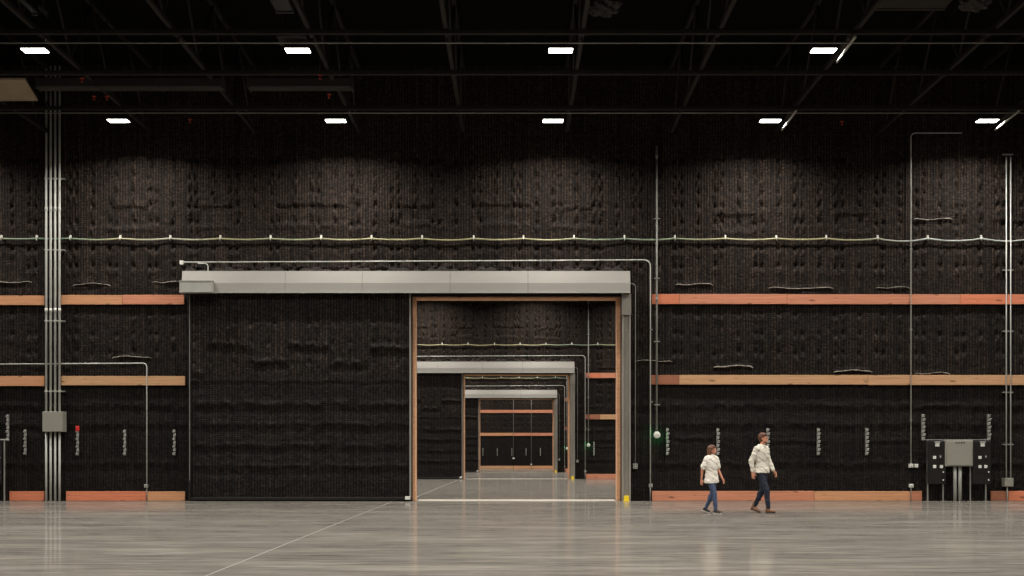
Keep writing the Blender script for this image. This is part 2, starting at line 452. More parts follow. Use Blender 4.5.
# four thick conduits with a pull box
YC = D1 - .14
XS = [X(p, YC) for p in (46.2, 50.7, 55.2, 59.6)]
places = ('leftmost', 'second from left', 'third from left', 'rightmost')
for x, pl in zip(XS, places):
    conduit('steel_conduit', [(x, YC, Z(412, YC) - .02), (x, YC, WHT - .05)], .033, M['conduit'], 'thick conduit rising from grey pull box on the {W}, %s of four' % pl,
            group='four thick conduits above the pull box on the {W}', couplings=[(x, YC, zw(q)) for q in (210, 311)])
    conduit('steel_conduit', [(x, YC, 0), (x, YC, Z(431, YC) + .02)], .033, M['conduit'], 'thick conduit below grey pull box on the {W}, %s of four' % pl,
            group='four thick conduits below the pull box on the {W}')
for q in (179.5, 250.5, 321.5, 391.5):
    z = zw(q)
    x0, x1 = X(44, YC), X(64, YC)
    o = MB((x0, FY, z)).box(x0, x1, YC + .034, FY + .02, z - .02, z + .02, .004).build('strut_channel', M['conduit_dark'])
    pos = {179.5: 'topmost', 250.5: 'just below sagging cable', 321.5: 'between timber rails', 391.5: 'just above the pull box'}[q]
    tag(o, 'small strut behind the four thick conduits on the {W}, %s' % pos, 'strut', 'struts behind the four conduits on the {W}')
    for x in XS: MB((x, YC, z)).box(x - .045, x + .045, YC - .042, YC + .035, z - .013, z + .013, .004).build('strap', M['conduit'], o)
x0, x1 = X(41, YC - .3), X(61.5, YC - .3)
e = tag(empty('pull_box', ((x0 + x1) / 2, FY, Z(431.5, YC))), 'large grey steel pull box joining the four thick conduits on the {W}', 'electrical box')
MB(e.location).box(x0, x1, YC - .2, FY, Z(431.8, YC - .2), Z(411.5, YC - .2), .006).build('body', M['cabinet'], e)
MB(e.location).box(x0 + .01, x1 - .01, YC - .222, YC - .2, Z(431.5, YC - .2), Z(411.8, YC - .2), .004).build('cover', M['cabinet'], e)
for (sx, sz) in ((x0 + .05, 412.8), (x1 - .05, 412.8), (x0 + .05, 430.5), (x1 - .05, 430.5)):
    z = Z(sz, YC - .2); MB((sx, YC - .22, z)).tube([(sx, YC - .23, z), (sx, YC - .22, z)], .014, 8).build('screw', M['galv'], e)
# thin conduit turning down on the left
YT = D1 - .09
def P(px, py, Y=YT): return Vector((X(px, Y), Y, Z(py, Y)))
path = [P(-60, 364.5)] + arc(P(142.5, 363.2), P(146.8, 363.2), P(146.8, 368)) + [P(146.8, 376)]
conduit('steel_conduit', [(p.x, YT, p.z) for p in path[:-1]] + [P(146.8, 484)], .018, M['conduit'], 'thin grey conduit running level then bending down beside sliding door panel on the {W}')
# swing it in front of the lower board
def outlet(px, py, w, h, label, Y=D1 - .1, mat='white', parts=True, name='outlet_box', depth=.07, group=None):
    x, z = X(px, Y), Z(py, Y); sc = Y / F
    hw, hh = w * sc / 2, h * sc / 2
    e = tag(empty(name, (x, FY, z - hh)), label, 'electrical box', group)
    MB(e.location).box(x - hw, x + hw, Y - .02, FY + .02, z - hh, z + hh, .006).build('body', M['conduit_dark'] if mat == 'grey' else M[mat], e)
    if parts:
        MB(e.location).box(x - hw * .78, x + hw * .78, Y - .03, Y - .02, z - hh * .82, z + hh * .82, .004).build('cover_plate', M['white'] if mat != 'grey' else M['galv'], e)
        for s in (-1, 1):
            MB((x, Y - .03, z + s * hh * .38)).box(x - hw * .3, x + hw * .3, Y - .034, Y - .03, z + s * hh * .38 - hh * .18, z + s * hh * .38 + hh * .18).build('socket', M['black'], e)
    return e
outlet(146, 486, 3.6, 3.6, 'small grey outlet box on thin conduit above left floor-level boards, on the {W}', mat='grey')
conduit('steel_conduit', [P(146.8, 488), P(146.8, 501.2)], .014, M['conduit_dark'], 'short thin conduit to floor at the joint of two left boards on the {W}')

# vertical cable clip strips
def clip_strip(px, py0, py1, label, grp, red=False):
    Y = D1 - .1; x = X(px, Y); z0, z1 = Z(py1, Y), Z(py0, Y)
    e = tag(empty('cable_clip_strip', (x, FY, z0)), label, 'cable clip strip', grp)
    MB(e.location).box(x - .022, x + .012, Y + .005, FY + .03, z0, z1, .003).build('back_rail', M['conduit_dark'], e)
    n = 7; st = (z1 - z0) / n
    for i in range(n):
        zc = z0 + st * (i + .5)
        sh = .012 if i % 2 else -.006
        mb = MB((x, Y, zc))
        mb.box(x - .032 + sh, x + .040 + sh, Y - .045, Y + .005, zc - st * .36, zc + st * .20, .008)
        mb.box(x - .012 + sh, x + .048 + sh, Y - .06, Y - .03, zc + st * .05, zc + st * .34, .006)
        mb.build('clip', M['steel_clip'], e)
    if red:
        MB((x, Y - .06, z1)).box(x - .03, x + .075, Y - .075, Y - .03, z1 - .05, z1 + .10, .015).build('red_tag', M['red'], e)
    return e
gs = 'cable clip strips low on the {W}'
for px, a, b_, lab, red in ((25, 429.5, 455, 'vertical grey clip strip just left of the big pull box on the {W}', 0), (7.5, 414.5, 441, 'raised vertical grey clip strip at the far left edge of the {W}', 0),
        (77.3, 429.5, 455.5, 'vertical grey clip strip with a red tag on top on the {W}', 1), (124.6, 429.5, 455.5, 'vertical grey clip strip just left of the thin bent conduit on the {W}', 0),
        (174.2, 429.5, 455.5, 'vertical grey clip strip beside the left edge of sliding door panel on the {W}', 0), (667.3, 428, 455.3, 'vertical grey clip strip just right of the round white alarm on the {W}', 0),
        (717.7, 428, 455.3, 'vertical grey clip strip right behind the head of the woman on the {W}', 0), (767.6, 428, 455.3, 'vertical grey clip strip right behind the head of the man on the {W}', 0),
        (818.2, 428, 455.3, 'vertical grey clip strip to the right of both walkers on the {W}', 0), (866.8, 428, 455.3, 'vertical grey clip strip midway between walkers and power rack on the {W}', 0),
        (923, 414, 440.5, 'vertical grey clip strip above the left end of the power rack on the {W}', 0), (988.7, 414, 440.5, 'vertical grey clip strip above the right end of the power rack on the {W}', 0)):
    clip_strip(px, a, b_, lab, gs, red)

# sagging cable and its hooks
YH = D1 - .07
hp = [-48, 1, 36.5, 70, 120, 170, 220, 270.3, 321, 371.5, 422, 473.7, 523.5, 574, 624.5, 675, 725.5, 776.5, 826.5, 878, 928, 981.5, 1032]
hz = [238.6] * len(hp)
path = []
for i in range(len(hp) - 1):
    sag = {0: 1.2, 1: .8, 2: .3}.get(i, 1.5 + rnd.random() * 1.2) + (1.6 if i in (19, 20, 21) else 0)
    for t in range(8):
        u = t / 8
        path.append(P(hp[i] + (hp[i + 1] - hp[i]) * u, 238.4 + sag * 4 * u * (1 - u) * .75, YH))
path.append(P(hp[-1], 238.4, YH))
o = MB((0, YH, path[0].z)).tube(path, .024, 6).build('sagging_cable', M['cable'])
tag(o, 'thin green and yellow cable looped along small white hooks across the whole {W}', 'cable')
ordn = ['first', 'second', 'third', 'fourth', 'fifth', 'sixth', 'seventh', 'eighth', 'ninth', 'tenth', 'eleventh', 'twelfth', 'thirteenth', 'fourteenth', 'fifteenth', 'sixteenth', 'seventeenth', 'eighteenth', 'nineteenth', 'twentieth', 'twenty-first']
for i, px in enumerate(hp[1:-1]):
    p = P(px, 238.4, YH)
    mb = MB((p.x, FY, p.z))
    mb.box(p.x - .025, p.x + .025, FY - .03, FY + .03, p.z - .01, p.z + .10, .006)
    mb.tube([(p.x, FY - .02, p.z - .01), (p.x, YH + .02, p.z - .045), (p.x, YH, p.z - .05), (p.x, YH - .03, p.z - .03), (p.x, YH - .04, p.z + .05)], .012, 6)
    o = mb.build('cable_hook', M['white'])
    tag(o, 'small white hook holding the sagging cable on the {W}, ' + ordn[i] + ' hook from the left', 'hook', 'white cable hooks on the {W}')
    o['hook'] = i

# hood over the door track
yb, yf = D1 - .485, D1 - .56
hx0, hx1 = X(181.5, yf), X(630.5, yf)
e = tag(empty('door_track_hood', (0, D1, 0)), 'long light grey sheet metal hood above the doorway and sliding panel on the {W}', 'door hood')
e.location = ((hx0 + hx1) / 2, FY, Z(293, yf))
zt, zm, zb = Z(271, yb), Z(283, yf), Z(293, yf)
seams = [hx0, X(285, yf), X(362, yf), X(450, yf), X(528, yf), hx1]
for a, b_ in zip(seams[:-1], seams[1:]):
    MB((a, yf, zb)).prism([(FY, zt), (yb, zt), (yf, zm), (yf, zb + .03), (yf + .03, zb + .03), (yf + .03, zm - .02), (yb, zt - .03), (FY, zt - .03)], a + .004, b_ - .004).build('hood_sheet', M['hood'], e)
    MB((a, yf, zb)).box(a + .003, b_ - .003, yf - .012, yf + .05, zb, zb + .03, .004).build('drip_edge', M['galv'], e)
for xx in (hx0, hx1 - .02):
    MB((xx, yf, zb)).prism([(FY, zt - .03), (yb, zt - .03), (yf + .03, zm - .02), (yf + .03, zb), (yb, zb), (FY, zb)], xx + .005, xx + .015).build('end_cap', M['hood'], e)
MB((hx0, yf, zb)).box(hx0 + .1, hx1 - .1, D1 - .45, D1 - .36, zb + .10, zb + .2).build('roller_track', M['black_metal'], e)
# operator housing at the left end
ym = yf - .28
e = tag(empty('door_motor_housing', (X(196, ym), yf, Z(292, ym))), 'grey box housing at the left end of the long door hood on the {W}', 'motor housing')
MB(e.location).box(X(179.3, ym), X(211.5, ym), ym, yf - .001, Z(292, ym), Z(280.5, ym), .01).build('body', M['galv'], e)
MB(e.location).box(X(179.0, ym), X(211.9, ym), ym - .012, yf - .014, Z(292.4, ym), Z(291.4, ym), .003).build('bottom_flange', M['hood'], e)
MB(e.location).box(X(179.0, ym), X(211.9, ym), ym - .012, yf - .014, Z(281.2, ym), Z(280.3, ym), .003).build('top_flange', M['hood'], e)
# torn strip of insulation on top of the hood
mb = MB((hx0, FY, zt))
n = 620; prev = None
for i in range(n + 1):
    x = hx0 + (hx1 - hx0 - .02) * i / n
    h = .11 + .05 * math.sin(x * 5.1) + .035 * math.sin(x * 17.3 + 1) + rnd.random() * .03
    q = [mb.bm.verts.new(Vector(p) - mb.o) for p in ((x, FY - .12 - .05 * rnd.random(), zt - .01), (x, FY - .10 - .05 * rnd.random(), zt + h * .45), (x, FY - .02, zt + h), (x, FY + .03, zt + h))]
    if prev:
        for j in range(3): f = mb.bm.faces.new((prev[j], q[j], q[j + 1], prev[j + 1])); f.smooth = True
    prev = q
tag(mb.build('insulation_strip', M['foam']), 'ragged dark strip of insulation along the top of the door hood on the {W}', 'insulation')

# conduit over the hood
YO = D1 - .12
outlet(181.5, 262.6, 3.6, 4, 'small white box at left end of conduit over the hood on the {W}', Y=D1 - .13, parts=False, name='junction_box')
path = [P(183, 262.2, YO), P(400, 261.2, YO)] + arc(P(643, 260), P(650.3, 260), P(650.3, 267)) + [P(650.3, 483)]
path = [Vector((p.x, YO, p.z)) for p in path]
conduit('steel_conduit', path, .017, M['conduit'], 'thin conduit running over the door hood then down right of doorway, on the {W}', straps=[(X(651.3, YO), YO, zw(q)) for q in (330, 402)])
outlet(650.8, 485.5, 3.6, 3.8, 'small grey outlet box low on thin conduit right of doorway, on the {W}', mat='grey')
conduit('steel_conduit', [P(650.3, 487.5, YO), P(650.3, 501.2, YO)], .015, M['conduit_dark'], 'short thin conduit from grey outlet box to floor right of doorway, on the {W}')
pth = arc(P(203.5, 263.4, YO - .06), P(208, 263.4, YO - .06), P(208, 267, YO - .06)) + [P(208, 272.6, YO - .12)]
conduit('steel_conduit', [P(198, 263.4, YO - .06)] + pth, .016, M['conduit'], 'short bent conduit dropping into the left end of the door hood on the {W}')
pth = [P(629.8, 283.4, YO)] + arc(P(632, 283.6, YO), P(635.4, 284, YO), P(635.4, 288, YO)) + [P(635.4, 464, YO)]
conduit('steel_conduit', pth, .016, M['conduit_dark'], 'thin conduit from right end of door hood to push button box on the {W}')
e = tag(empty('push_button_box', (X(635.2, YO), FY, Z(469, YO))), 'grey push button box beside the steel column on the {W}', 'control box')
x, z = X(635.2, YO), Z(466.2, YO)
MB(e.location).box(x - .065, x + .065, YO - .05, FY + .02, z - .075, z + .075, .008).build('body', M['galv'], e)
for sx, sz, mt in ((-1, 1, 'red'), (1, 1, 'black'), (-1, -1, 'black'), (1, -1, 'black')):
    MB((x + sx * .03, YO - .05, z + sz * .035)).tube([(x + sx * .03, YO - .068, z + sz * .035), (x + sx * .03, YO - .05, z + sz * .035)], .016, 10).build('button', M['black'], e)

# alarm conduit and alarm
xa = X(656.8, YO)
conduit('steel_conduit', [(xa, YO, Z(430.5, YO)), (xa, YO, Z(146, YO))], .028, M['conduit_dark'], 'thick vertical conduit reaching up above the round white alarm on the {W}',
        couplings=[(xa, YO, zw(q)) for q in (157.5, 300)], straps=[(xa, YO, zw(q)) for q in (219.5, 279, 342, 405)], sw=.08)
za = Z(435, YO)
e = tag(empty('alarm_beacon', (xa, FY, za - .09)), 'round white alarm with green glow under the thick conduit on the {W}', 'alarm')
MB(e.location).box(xa - .05, xa + .05, YO - .03, FY + .02, za - .06, za + .11, .01).build('back_box', M['galv'], e)
MB(e.location).tube([(xa, YO - .03, za), (xa, YO - .06, za), (xa, YO - .075, za), (xa, YO - .08, za)], [.098, .098, .085, .04], 20).build('dome', M['white'], e)
MB(e.location).box(xa - .05, xa + .05, YO - .086, YO - .078, za - .01, za + .01).build('cross_bar', M['galv'], e)
MB(e.location).tube([(xa, YO - .03, za), (xa, YO - .012, za)], .09, 20).build('green_ring', M['green'], e)

# outlet conduit at px 911
xo = X(911, YO)
conduit('steel_conduit', [(xo, YO, Z(464, YO)), (xo, YO, Z(140, YO))] + [Vector((p.x, YO, p.z)) for p in arc(P(911, 138, YO), P(911, 133, YO), P(916, 133, YO))] + [P(962, 133, YO)], .014, M['conduit'],
        'very thin conduit rising to a bend near the roof, left of power rack', straps=[(xo, YO, zw(q)) for q in (250, 330, 420)])
outlet(911.3, 465.7, 3.6, 3.8, 'small white outlet box hanging from thin conduit left of power rack on the {W}', Y=YO)
outlet(916.6, 465.7, 3, 3.6, 'white box joined to the right side of an outlet box left of power rack', Y=YO, parts=False, name='junction_box')
outlet(911.6, 485.8, 3.6, 3.4, 'small white outlet box just above the floor-level boards left of power rack on the {W}', Y=YO)
conduit('steel_conduit', [(xo, YO, 0), (xo, YO, Z(484.5, YO))], .013, M['conduit_dark'], 'short thin conduit from floor to low white outlet box left of power rack')

# paired conduits at the right
for px, pl in ((1006.3, 'left'), (1010.7, 'right')):
    xx = X(px, YO)
    conduit('steel_conduit', [(xx, YO, Z(479, YO)), (xx, YO, Z(157, YO))], .017, M['conduit'], '%s one of two parallel vertical conduits near the right end of the {W}' % pl, group='paired right hand conduits on the {W}')
for q in (155, 270.5, 331.5, 392.5, 444.5):
    pos = {155: 'highest', 270.5: 'just above upper timber rail', 331.5: 'between timber rails', 392.5: 'just under lower timber rail', 444.5: 'lowest'}[q]
    z = zw(q); x0, x1 = X(1003.3, YO), X(1013.7, YO)
    tag(MB((x0, FY, z)).box(x0, x1, YO + .012, FY + .02, z - .018, z + .018, .004).build('strut_channel', M['conduit_dark']), 'small strut behind the two paired conduits on the {W}, %s' % pos, 'strut', 'struts behind the paired conduits on the {W}')
e = tag(empty('pull_box', (X(1008, YO), FY, Z(486.5, YO))), 'square grey pull box under the two paired conduits on the {W}', 'electrical box')
MB(e.location).box(X(1003.3, YO), X(1012.2, YO), YO - .1, FY + .02, Z(486.5, YO), Z(478, YO), .006).build('body', M['cabinet'], e)
MB(e.location).box(X(1003.6, YO), X(1011.9, YO), YO - .115, YO - .1, Z(486.2, YO), Z(478.3, YO), .003).build('cover', M['cabinet'], e)
conduit('steel_conduit', [(X(1007.3, YO), YO, 0), (X(1007.3, YO), YO, Z(486, YO))], .017, M['conduit'], 'single conduit from the square grey pull box down to the floor on the {W}')

# power racks (right one complete; left one at the picture edge)
def rack(off, lab, side):
    Y = D1 - .35
    def XX(p): return X(p + off, Y)
    def ZZ(p): return Z(p, Y)
    e = tag(empty('power_rack', (XX(958), FY, 0)), lab, 'power distribution rack')
    L = e.location
    MB(L).box(XX(922.5), XX(989.8), Y - .03, Y + .03, ZZ(440.2), ZZ(439.4), .006).build('top_rail', M['conduit_dark'], e)
    for a in (927.6, 943, 970.2, 985.7):
        MB(L).box(XX(a) - .018, XX(a) + .018, Y - .02, Y + .02, 0, ZZ(440), .004).build('leg', M['conduit_dark'], e)
        MB(L).box(XX(a) - .05, XX(a) + .05, Y - .06, Y + .06, 0, .012, .002).build('foot_plate', M['conduit_dark'], e)
    for n, (a, b_) in enumerate(((926.8, 945), (971.5, 990))):
        pan = MB(L).box(XX(a), XX(b_), Y - .10, Y - .021, ZZ(484), ZZ(441), .012).build('switch_panel', M['black_metal'], e)
        o = (0, 45.2)[n]
        for cx, cy, w, h, nm, mt in ((936, 444.8, 4, 3.6, 'meter', 'white'), (936, 442.2, 5.5, 1.2, 'latch', 'galv'), (933.2, 457.5, 3, 3, 'switch', 'white'), (939, 457.2, 3, 4.6, 'socket', 'beam'), (939, 456.6, 1.2, 2, 'socket', 'galv'),
                                     (933.3, 466.6, 3, 3, 'switch', 'white'), (940.1, 466.6, 3, 3, 'switch', 'white'), (942, 472, 1.2, 1.4, 'lug', 'white'), (942, 480, 1.2, 1.4, 'lug', 'white')):
            if n == 1 and nm == 'switch' and cx > 939: cx -= 1
            x, z = XX(cx + o), ZZ(cy); s = Y / F / 2
            dd = .03 if mt != 'galv' else .045
            p = MB((x, Y - .1, z)).box(x - w * s, x + w * s, Y - .10 - dd, Y - .10, z - h * s, z + h * s, .006).build(nm, M[mt], pan)
            p.location = Vector((x, Y - .1, z)) - L
    for cy in (442.4, 446.4):
        x, z = XX(945.2), ZZ(cy)
        MB((x, Y - .1, z)).box(x - .025, x + .025, Y - .12, Y - .02, z - .025, z + .025, .005).build('indicator', M['white'], e)
    return e
r0 = rack(0, 'black power rack with white switches and thin legs, at the right of the {W}', 1)
# grey cabinet on two pipes in the middle of the rack
Y = D1 - .5
e = tag(empty('grey_cabinet', (X(959, Y), Y, 0)), 'grey steel cabinet on two floor pipes in the middle of the power rack', 'cabinet')
L = e.location
MB(L).box(X(945.4, Y), X(973.0, Y), Y, Y + .34, Z(466.3, Y), Z(440.2, Y), .01).build('body', M['cabinet'], e)
dr = MB(L).box(X(946.6, Y), X(972.0, Y), Y - .018, Y, Z(465.3, Y), Z(441.0, Y), .006).build('door', M['cabinet'], e)
for i in range(4):
    xx = X(956.2 + i * 2.5, Y); zz = Z(442.7, Y)
    v = MB(L).box(xx - .02, xx + .018, Y - .024, Y - .018, zz - .02, zz + .02).build('vent_slot', M['black'], dr); v.location = (0, 0, 0)
v = MB(L).box(X(970.3, Y), X(971.0, Y), Y - .04, Y - .018, Z(455, Y), Z(452, Y), .004).build('handle', M['galv'], dr); v.location = (0, 0, 0)
for a in (956.8, 961.8):
    MB(L).tube([(X(a, Y), Y + .15, 0), (X(a, Y), Y + .15, Z(465, Y))], .05, 14).build('pipe_leg', M['galv'], e)

# left rack, mostly outside the picture
Y = D1 - .35
e = tag(empty('power_rack', (X(-12, Y), FY, 0)), 'black power rack cut off by the left edge, below raised clip strip', 'power distribution rack')
L = e.location
MB(L).box(X(-60, Y), X(9, Y), Y - .03, Y + .03, Z(440.3, Y), Z(439.1, Y), .006).build('top_rail', M['galv'], e)
for a in (-50, -38, -10, 4.4):
    MB(L).box(X(a, Y) - .018, X(a, Y) + .018, Y - .02, Y + .02, 0, Z(440, Y), .004).build('leg', M['conduit_dark'], e)
pan = MB(L).box(X(-14, Y), X(2.6, Y), Y - .1, Y - .021, Z(484, Y), Z(441, Y), .012).build('switch_panel', M['black_metal'], e)
for cx, cy in ((.3, 452), (.6, 457.8), (.5, 471.8), (.3, 479.3)):
    MB(L).box(X(cx, Y) - .035, X(cx, Y) + .03, Y - .13, Y - .1, Z(cy, Y) - .03, Z(cy, Y) + .03, .005).build('switch', M['white'], pan).location = (0, 0, 0)

# sliding door panel
yp0, yp1 = D1 - .36, D1 - .10
px0, px1 = X(188.6, yp0), X(410.6, yp0)
zt = Z(293.5, yp0) + .10
folds_p = [(X(a, yp0), X(b_, yp0), Z(c, yp0), h, k, t) for a, b_, c, h, k, t in (
    (207, 248, 344, .06, .06, 'ruck'), (287, 329, 344, .06, .06, 'ruck'), (369, 412, 347, .06, .06, 'ruck'), (246, 290, 360.5, .06, .06, 'ruck'), (328, 370, 361.5, .06, .06, 'ruck'),
    (188, 206, 373, .05, .05, 'ruck'), (188, 206, 381, .05, .04, 'ruck'), (245, 262, 317, .03, .04, 'ridge'), (190, 411, 381, .03, .022, 'ridge'),
    (188, 412, 404, .08, .03, 'ruck'), (188, 412, 424, .06, .025, 'ruck'), (188, 412, 445, .06, .025, 'ruck'), (188, 412, 466, .06, .022, 'ruck'))]
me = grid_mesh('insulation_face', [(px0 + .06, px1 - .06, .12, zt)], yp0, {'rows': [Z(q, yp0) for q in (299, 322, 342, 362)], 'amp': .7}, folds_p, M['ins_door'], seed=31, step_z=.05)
me.transform(Matrix.Translation((-(px0 + px1) / 2, -yp1, 0)))
e = tag(empty('sliding_door_panel', ((px0 + px1) / 2, yp1, 0)), 'huge black quilted sliding door panel pushed open left of the doorway on the {W}', 'sliding door')
o = bpy.data.objects.new('insulation_face', me); C.objects.link(o); o.parent = e
MB(e.location).box(px0 + .05, px1 - .05, yp0 + .17, yp1, .05, zt, .01).build('core', M['black_metal'], e)
for a, b_, nm in ((px0, px0 + .055, 'left_edge'), (px1 - .035, px1, 'right_edge')):
    o = MB(e.location).box(a, b_, yp0 - .02, yp1, .04, zt, .006).build('edge_frame', M['conduit_dark'] if nm == 'right_edge' else M['black_metal'], e)
MB(e.location).box(px0 + .03, px0 + .045, yp0 - .03, yp0 - .02, .6, zt).build('edge_bead', M['conduit_dark'], e)
MB(e.location).box(px0, px1, yp0 - .01, yp1, .03, .12, .01).build('bottom_seal', M['black_metal'], e)
for i, q in enumerate((190, 216, 268, 303, 340, 372, 405)):
    x = X(q, yp0); MB((x, yp0, zt - .1)).box(x - .02, x + .02, D1 - .45, yp0 + .1, zt - .1, zt + .1, .004).build('roller_hanger', M['galv'], e)
o = MB(e.location).box(X(405.2, yp0), X(410.2, yp0), yp0 - .05, yp0 - .02, Z(500.3, yp0) + .02, Z(496.2, yp0), .006).build('bumper_plate', M['white'], e)

# timber lining of the doorway
e = tag(empty('doorway_lining', (0, D1, 0)), 'thin orange timber lining around the doorway in the {W}', 'door frame')
tw = .075
L = e.location
MB(L).box(OX0 - .01, OX0 + tw, D1 - .07, D1 + .45, 0, OZ, .006).build('left_jamb', M['wood_trim'], e)
MB(L).box(OX1 - tw - .015, OX1 + .01, D1 - .07, D1 + .45, 0, OZ, .006).build('right_jamb', M['wood_trim'], e)
MB(L).box(OX0 + tw, OX1 - tw - .015, D1 - .07, D1 + .45, OZ - .055, OZ, .006).build('head_board', M['wood_trim'], e)
MB(L).box(OX0 - .07, OX0 - .012, D1 - .085, D1 + .02, 0, OZ + .09).build('outer_stop', M['black_metal'], e)
MB(L).box(OX1 + .012, OX1 + .07, D1 - .085, D1 + .02, 0, OZ + .09).build('outer_stop', M['black_metal'], e)
MB(L).box(OX0 - .012, OX1 + .012, D1 - .085, D1 + .02, OZ + .01, OZ + .09).build('outer_stop', M['black_metal'], e)
e['through'] = 1

# steel guide column right of the doorway
yc = D1 - .34
cx0, cx1 = X(622.2, yc), X(630.8, yc)
e = tag(empty('steel_column', ((cx0 + cx1) / 2, D1, 0)), 'tall grey steel channel column right of the doorway on the {W}', 'column')
L = e.location
MB(L).box(cx0, cx0 + .05, yc, FY, 0, Z(293, yc), .005).build('flange', M['column'], e)
MB(L).box(cx0 + .05, cx1 - .05, yc + .07, FY, 0, Z(293, yc), .005).build('web_plate', M['column'], e)
MB(L).box(cx1 - .05, cx1, yc, FY, 0, Z(293, yc), .005).build('flange', M['column'], e)
MB(L).box(cx0 - .02, cx1 + .01, yc - .015, yc, Z(315, yc), Z(294, yc), .005).build('top_plate', M['column'], e)
for i, q in enumerate((330, 372, 414, 456)):
    z = Z(q, yc); MB((cx0, yc, z)).tube([((cx0 + cx1) / 2, yc + .05, z), ((cx0 + cx1) / 2, yc + .07, z)], .016, 8).build('bolt', M['galv'], e)
x0, x1 = X(624.4, yc - .2), X(629, yc - .2)
e = tag(empty('floor_guard', ((x0 + x1) / 2, yc, 0)), 'small bright yellow floor guard at the foot of the steel column by the {W}', 'floor guard')
L = e.location
MB(L).box(x0 - .02, x1 + .02, yc - .22, yc - .02, .0, .025, .004).build('base_plate', M['yellow'], e)
MB(L).box(x0, x1, yc - .2, yc - .17, .025, .17, .008).build('face', M['yellow'], e)
MB(L).box(x0, x0 + .02, yc - .17, yc - .03, .025, .155, .004).build('cheek', M['yellow'], e)
MB(L).box(x1 - .02, x1, yc - .17, yc - .03, .025, .155, .004).build('cheek', M['yellow'], e)

# ------------------------------------------------------------------ repeat what the photo shows of the second and third walls
bpy.context.view_layer.update()
KM = {o.name: [] for o in bpy.data.objects}
for o in bpy.data.objects:
    if o.parent: KM[o.parent.name].append(o)
def allmesh(o):
    r = [o] if o.type == 'MESH' else []
    for c in KM[o.name]: r += allmesh(c)
    return r
def xspan(o):
    xs = []
    for m_ in allmesh(o):
        for c in m_.bound_box: xs.append((m_.matrix_world @ Vector(c)).x)
    return min(xs), max(xs)
protos = list(TOP)
NAMES = ['main wall', 'second wall seen through the doorway', 'third wall seen through two doorways']
SHORT = ['main wall', 'second wall', 'third wall']
vis = {1: (-6.6, 6.6), 2: (-4.9, 4.9)}
def fmt(s, k): return s.replace('the {W}', '{W}').replace('{W}', SHORT[k])
copies = []
for k in (1, 2):
    hn = 0
    for o in protos:
        a, b_ = xspan(o)
        if b_ < vis[k][0] or a > vis[k][1]: continue
        if k == 2 and 'hook' in o.keys() and not (-4.4 < (a + b_) / 2 < 4.4): continue
        c = copy_tree(o, (0, D[k] - D1, 0), None, KM)
        lab = c['label']
        if 'hook' in c.keys():
            hn += 1
            lab = 'small white hook holding the sagging cable on the {W}, ' + ordn[hn - 1] + ' shown from the left'
        lab = lab.replace(' above the two walkers', ' under the cable').replace(' right behind the head of the woman', ' farther right').replace(' behind the two walkers', ' right of the doorway')
        c['label'] = fmt(lab, k)
        if 'group' in c: c['group'] = fmt(c['group'], k)
        if 'hook' in c: del c['hook']
for o in protos:
    o['label'] = fmt(o['label'], 0)
    if 'group' in o: o['group'] = fmt(o['group'], 0)
    if 'hook' in o: del o['hook']
for o in bpy.data.objects:
    if 'through' in o: del o['through']

# last wall
Y4 = D[3]; FY = Y4 + .01
def X4(px): return X(px, Y4)
for nm, a, b_, m1, m2, pos in (('upper', 409.9, 412.9, 'wood_pink', 'wood_pink', 'upper'), ('lower', 432.9, 435.8, 'wood_warm', 'wood_pink', 'lower'), ('foot', 465.8, 468.7, 'wood_pale', 'wood_warm', 'floor-level')):
    board(440, 513.2, a, b_, M[m1], '%s orange board left of the thin conduit on the farthest wall' % pos, 'timber boards on the farthest wall')
    board(513.6, 600, a, b_, M[m2], '%s orange board right of the thin conduit on the farthest wall' % pos, 'timber boards on the farthest wall')
Y_ = Y4 - .12
def P4(px, py): return Vector((X(px, Y_), Y_, Z(py, Y_)))
conduit('steel_conduit', [P4(513.4, 457.5), P4(513.4, 370)], .022, M['conduit_dark'], 'thin vertical conduit ending in a white box on the farthest wall')
conduit('steel_conduit', [P4(531.3, 468.6), P4(531.3, 370)], .02, M['conduit_dark'], 'thin vertical conduit reaching the floor on the farthest wall')
outlet(513.6, 458.3, 2.2, 1.3, 'white box at the foot of a thin conduit on the farthest wall', Y=Y_, parts=False, name='junction_box')
outlet(531.3, 464.3, 1.2, 1.2, 'tiny white box near the floor on the farthest wall', Y=Y_, parts=False, name='junction_box')
_D1 = D1; D1 = Y4
for px, w in ((482.8, 'leftmost'), (497.2, 'second from the left'), (511.8, 'beside the thin conduit'), (526, 'fourth from the left'), (540.3, 'rightmost')):
    clip_strip(px, 448, 455.8, 'vertical grey clip strip on the farthest wall, ' + w, 'clip strips on the farthest wall')
D1 = _D1

# ------------------------------------------------------------------ roof steel
HB = 9.2 + H
jx = [-1.543 + 3.0 * i for i in range(-5, 7)]
def joist(x):
    o = (x, 8, HB)
    e = empty('roof_joist', o)
    MB(o).box(x - .05, x + .05, 6, 36.0, HB + .11, HB + .22, .01).build('bottom_chord', M['beam'], e)
    MB(o).box(x - .05, x + .05, 6, 36.0, WHT - .14, WHT, .01).build('top_chord', M['beam'], e)
    mb = MB(o); y = 6.2; up = True
    while y < 35.5:
        a, b_ = (HB + .2, WHT - .1) if up else (WHT - .1, HB + .2)
        mb.tube([(x, y, a), (x, y + 1.46, b_)], .03, 5); y += 1.46; up = not up
    mb.build('web_bars', M['beam'], e)
    return e
vp = joist(jx[0]); km2 = None
names = ['far left, mostly beyond the picture', 'third to the left of the left-centre light', 'passing the left lamps', 'crossing the pale rounded ceiling plate', 'just left of the middle', 'beside the two middle lamps',
         'over the alarm conduit', 'beside the two right lamps', 'near the upper right corner', 'at the right picture edge', 'beyond the right edge', 'farthest right']
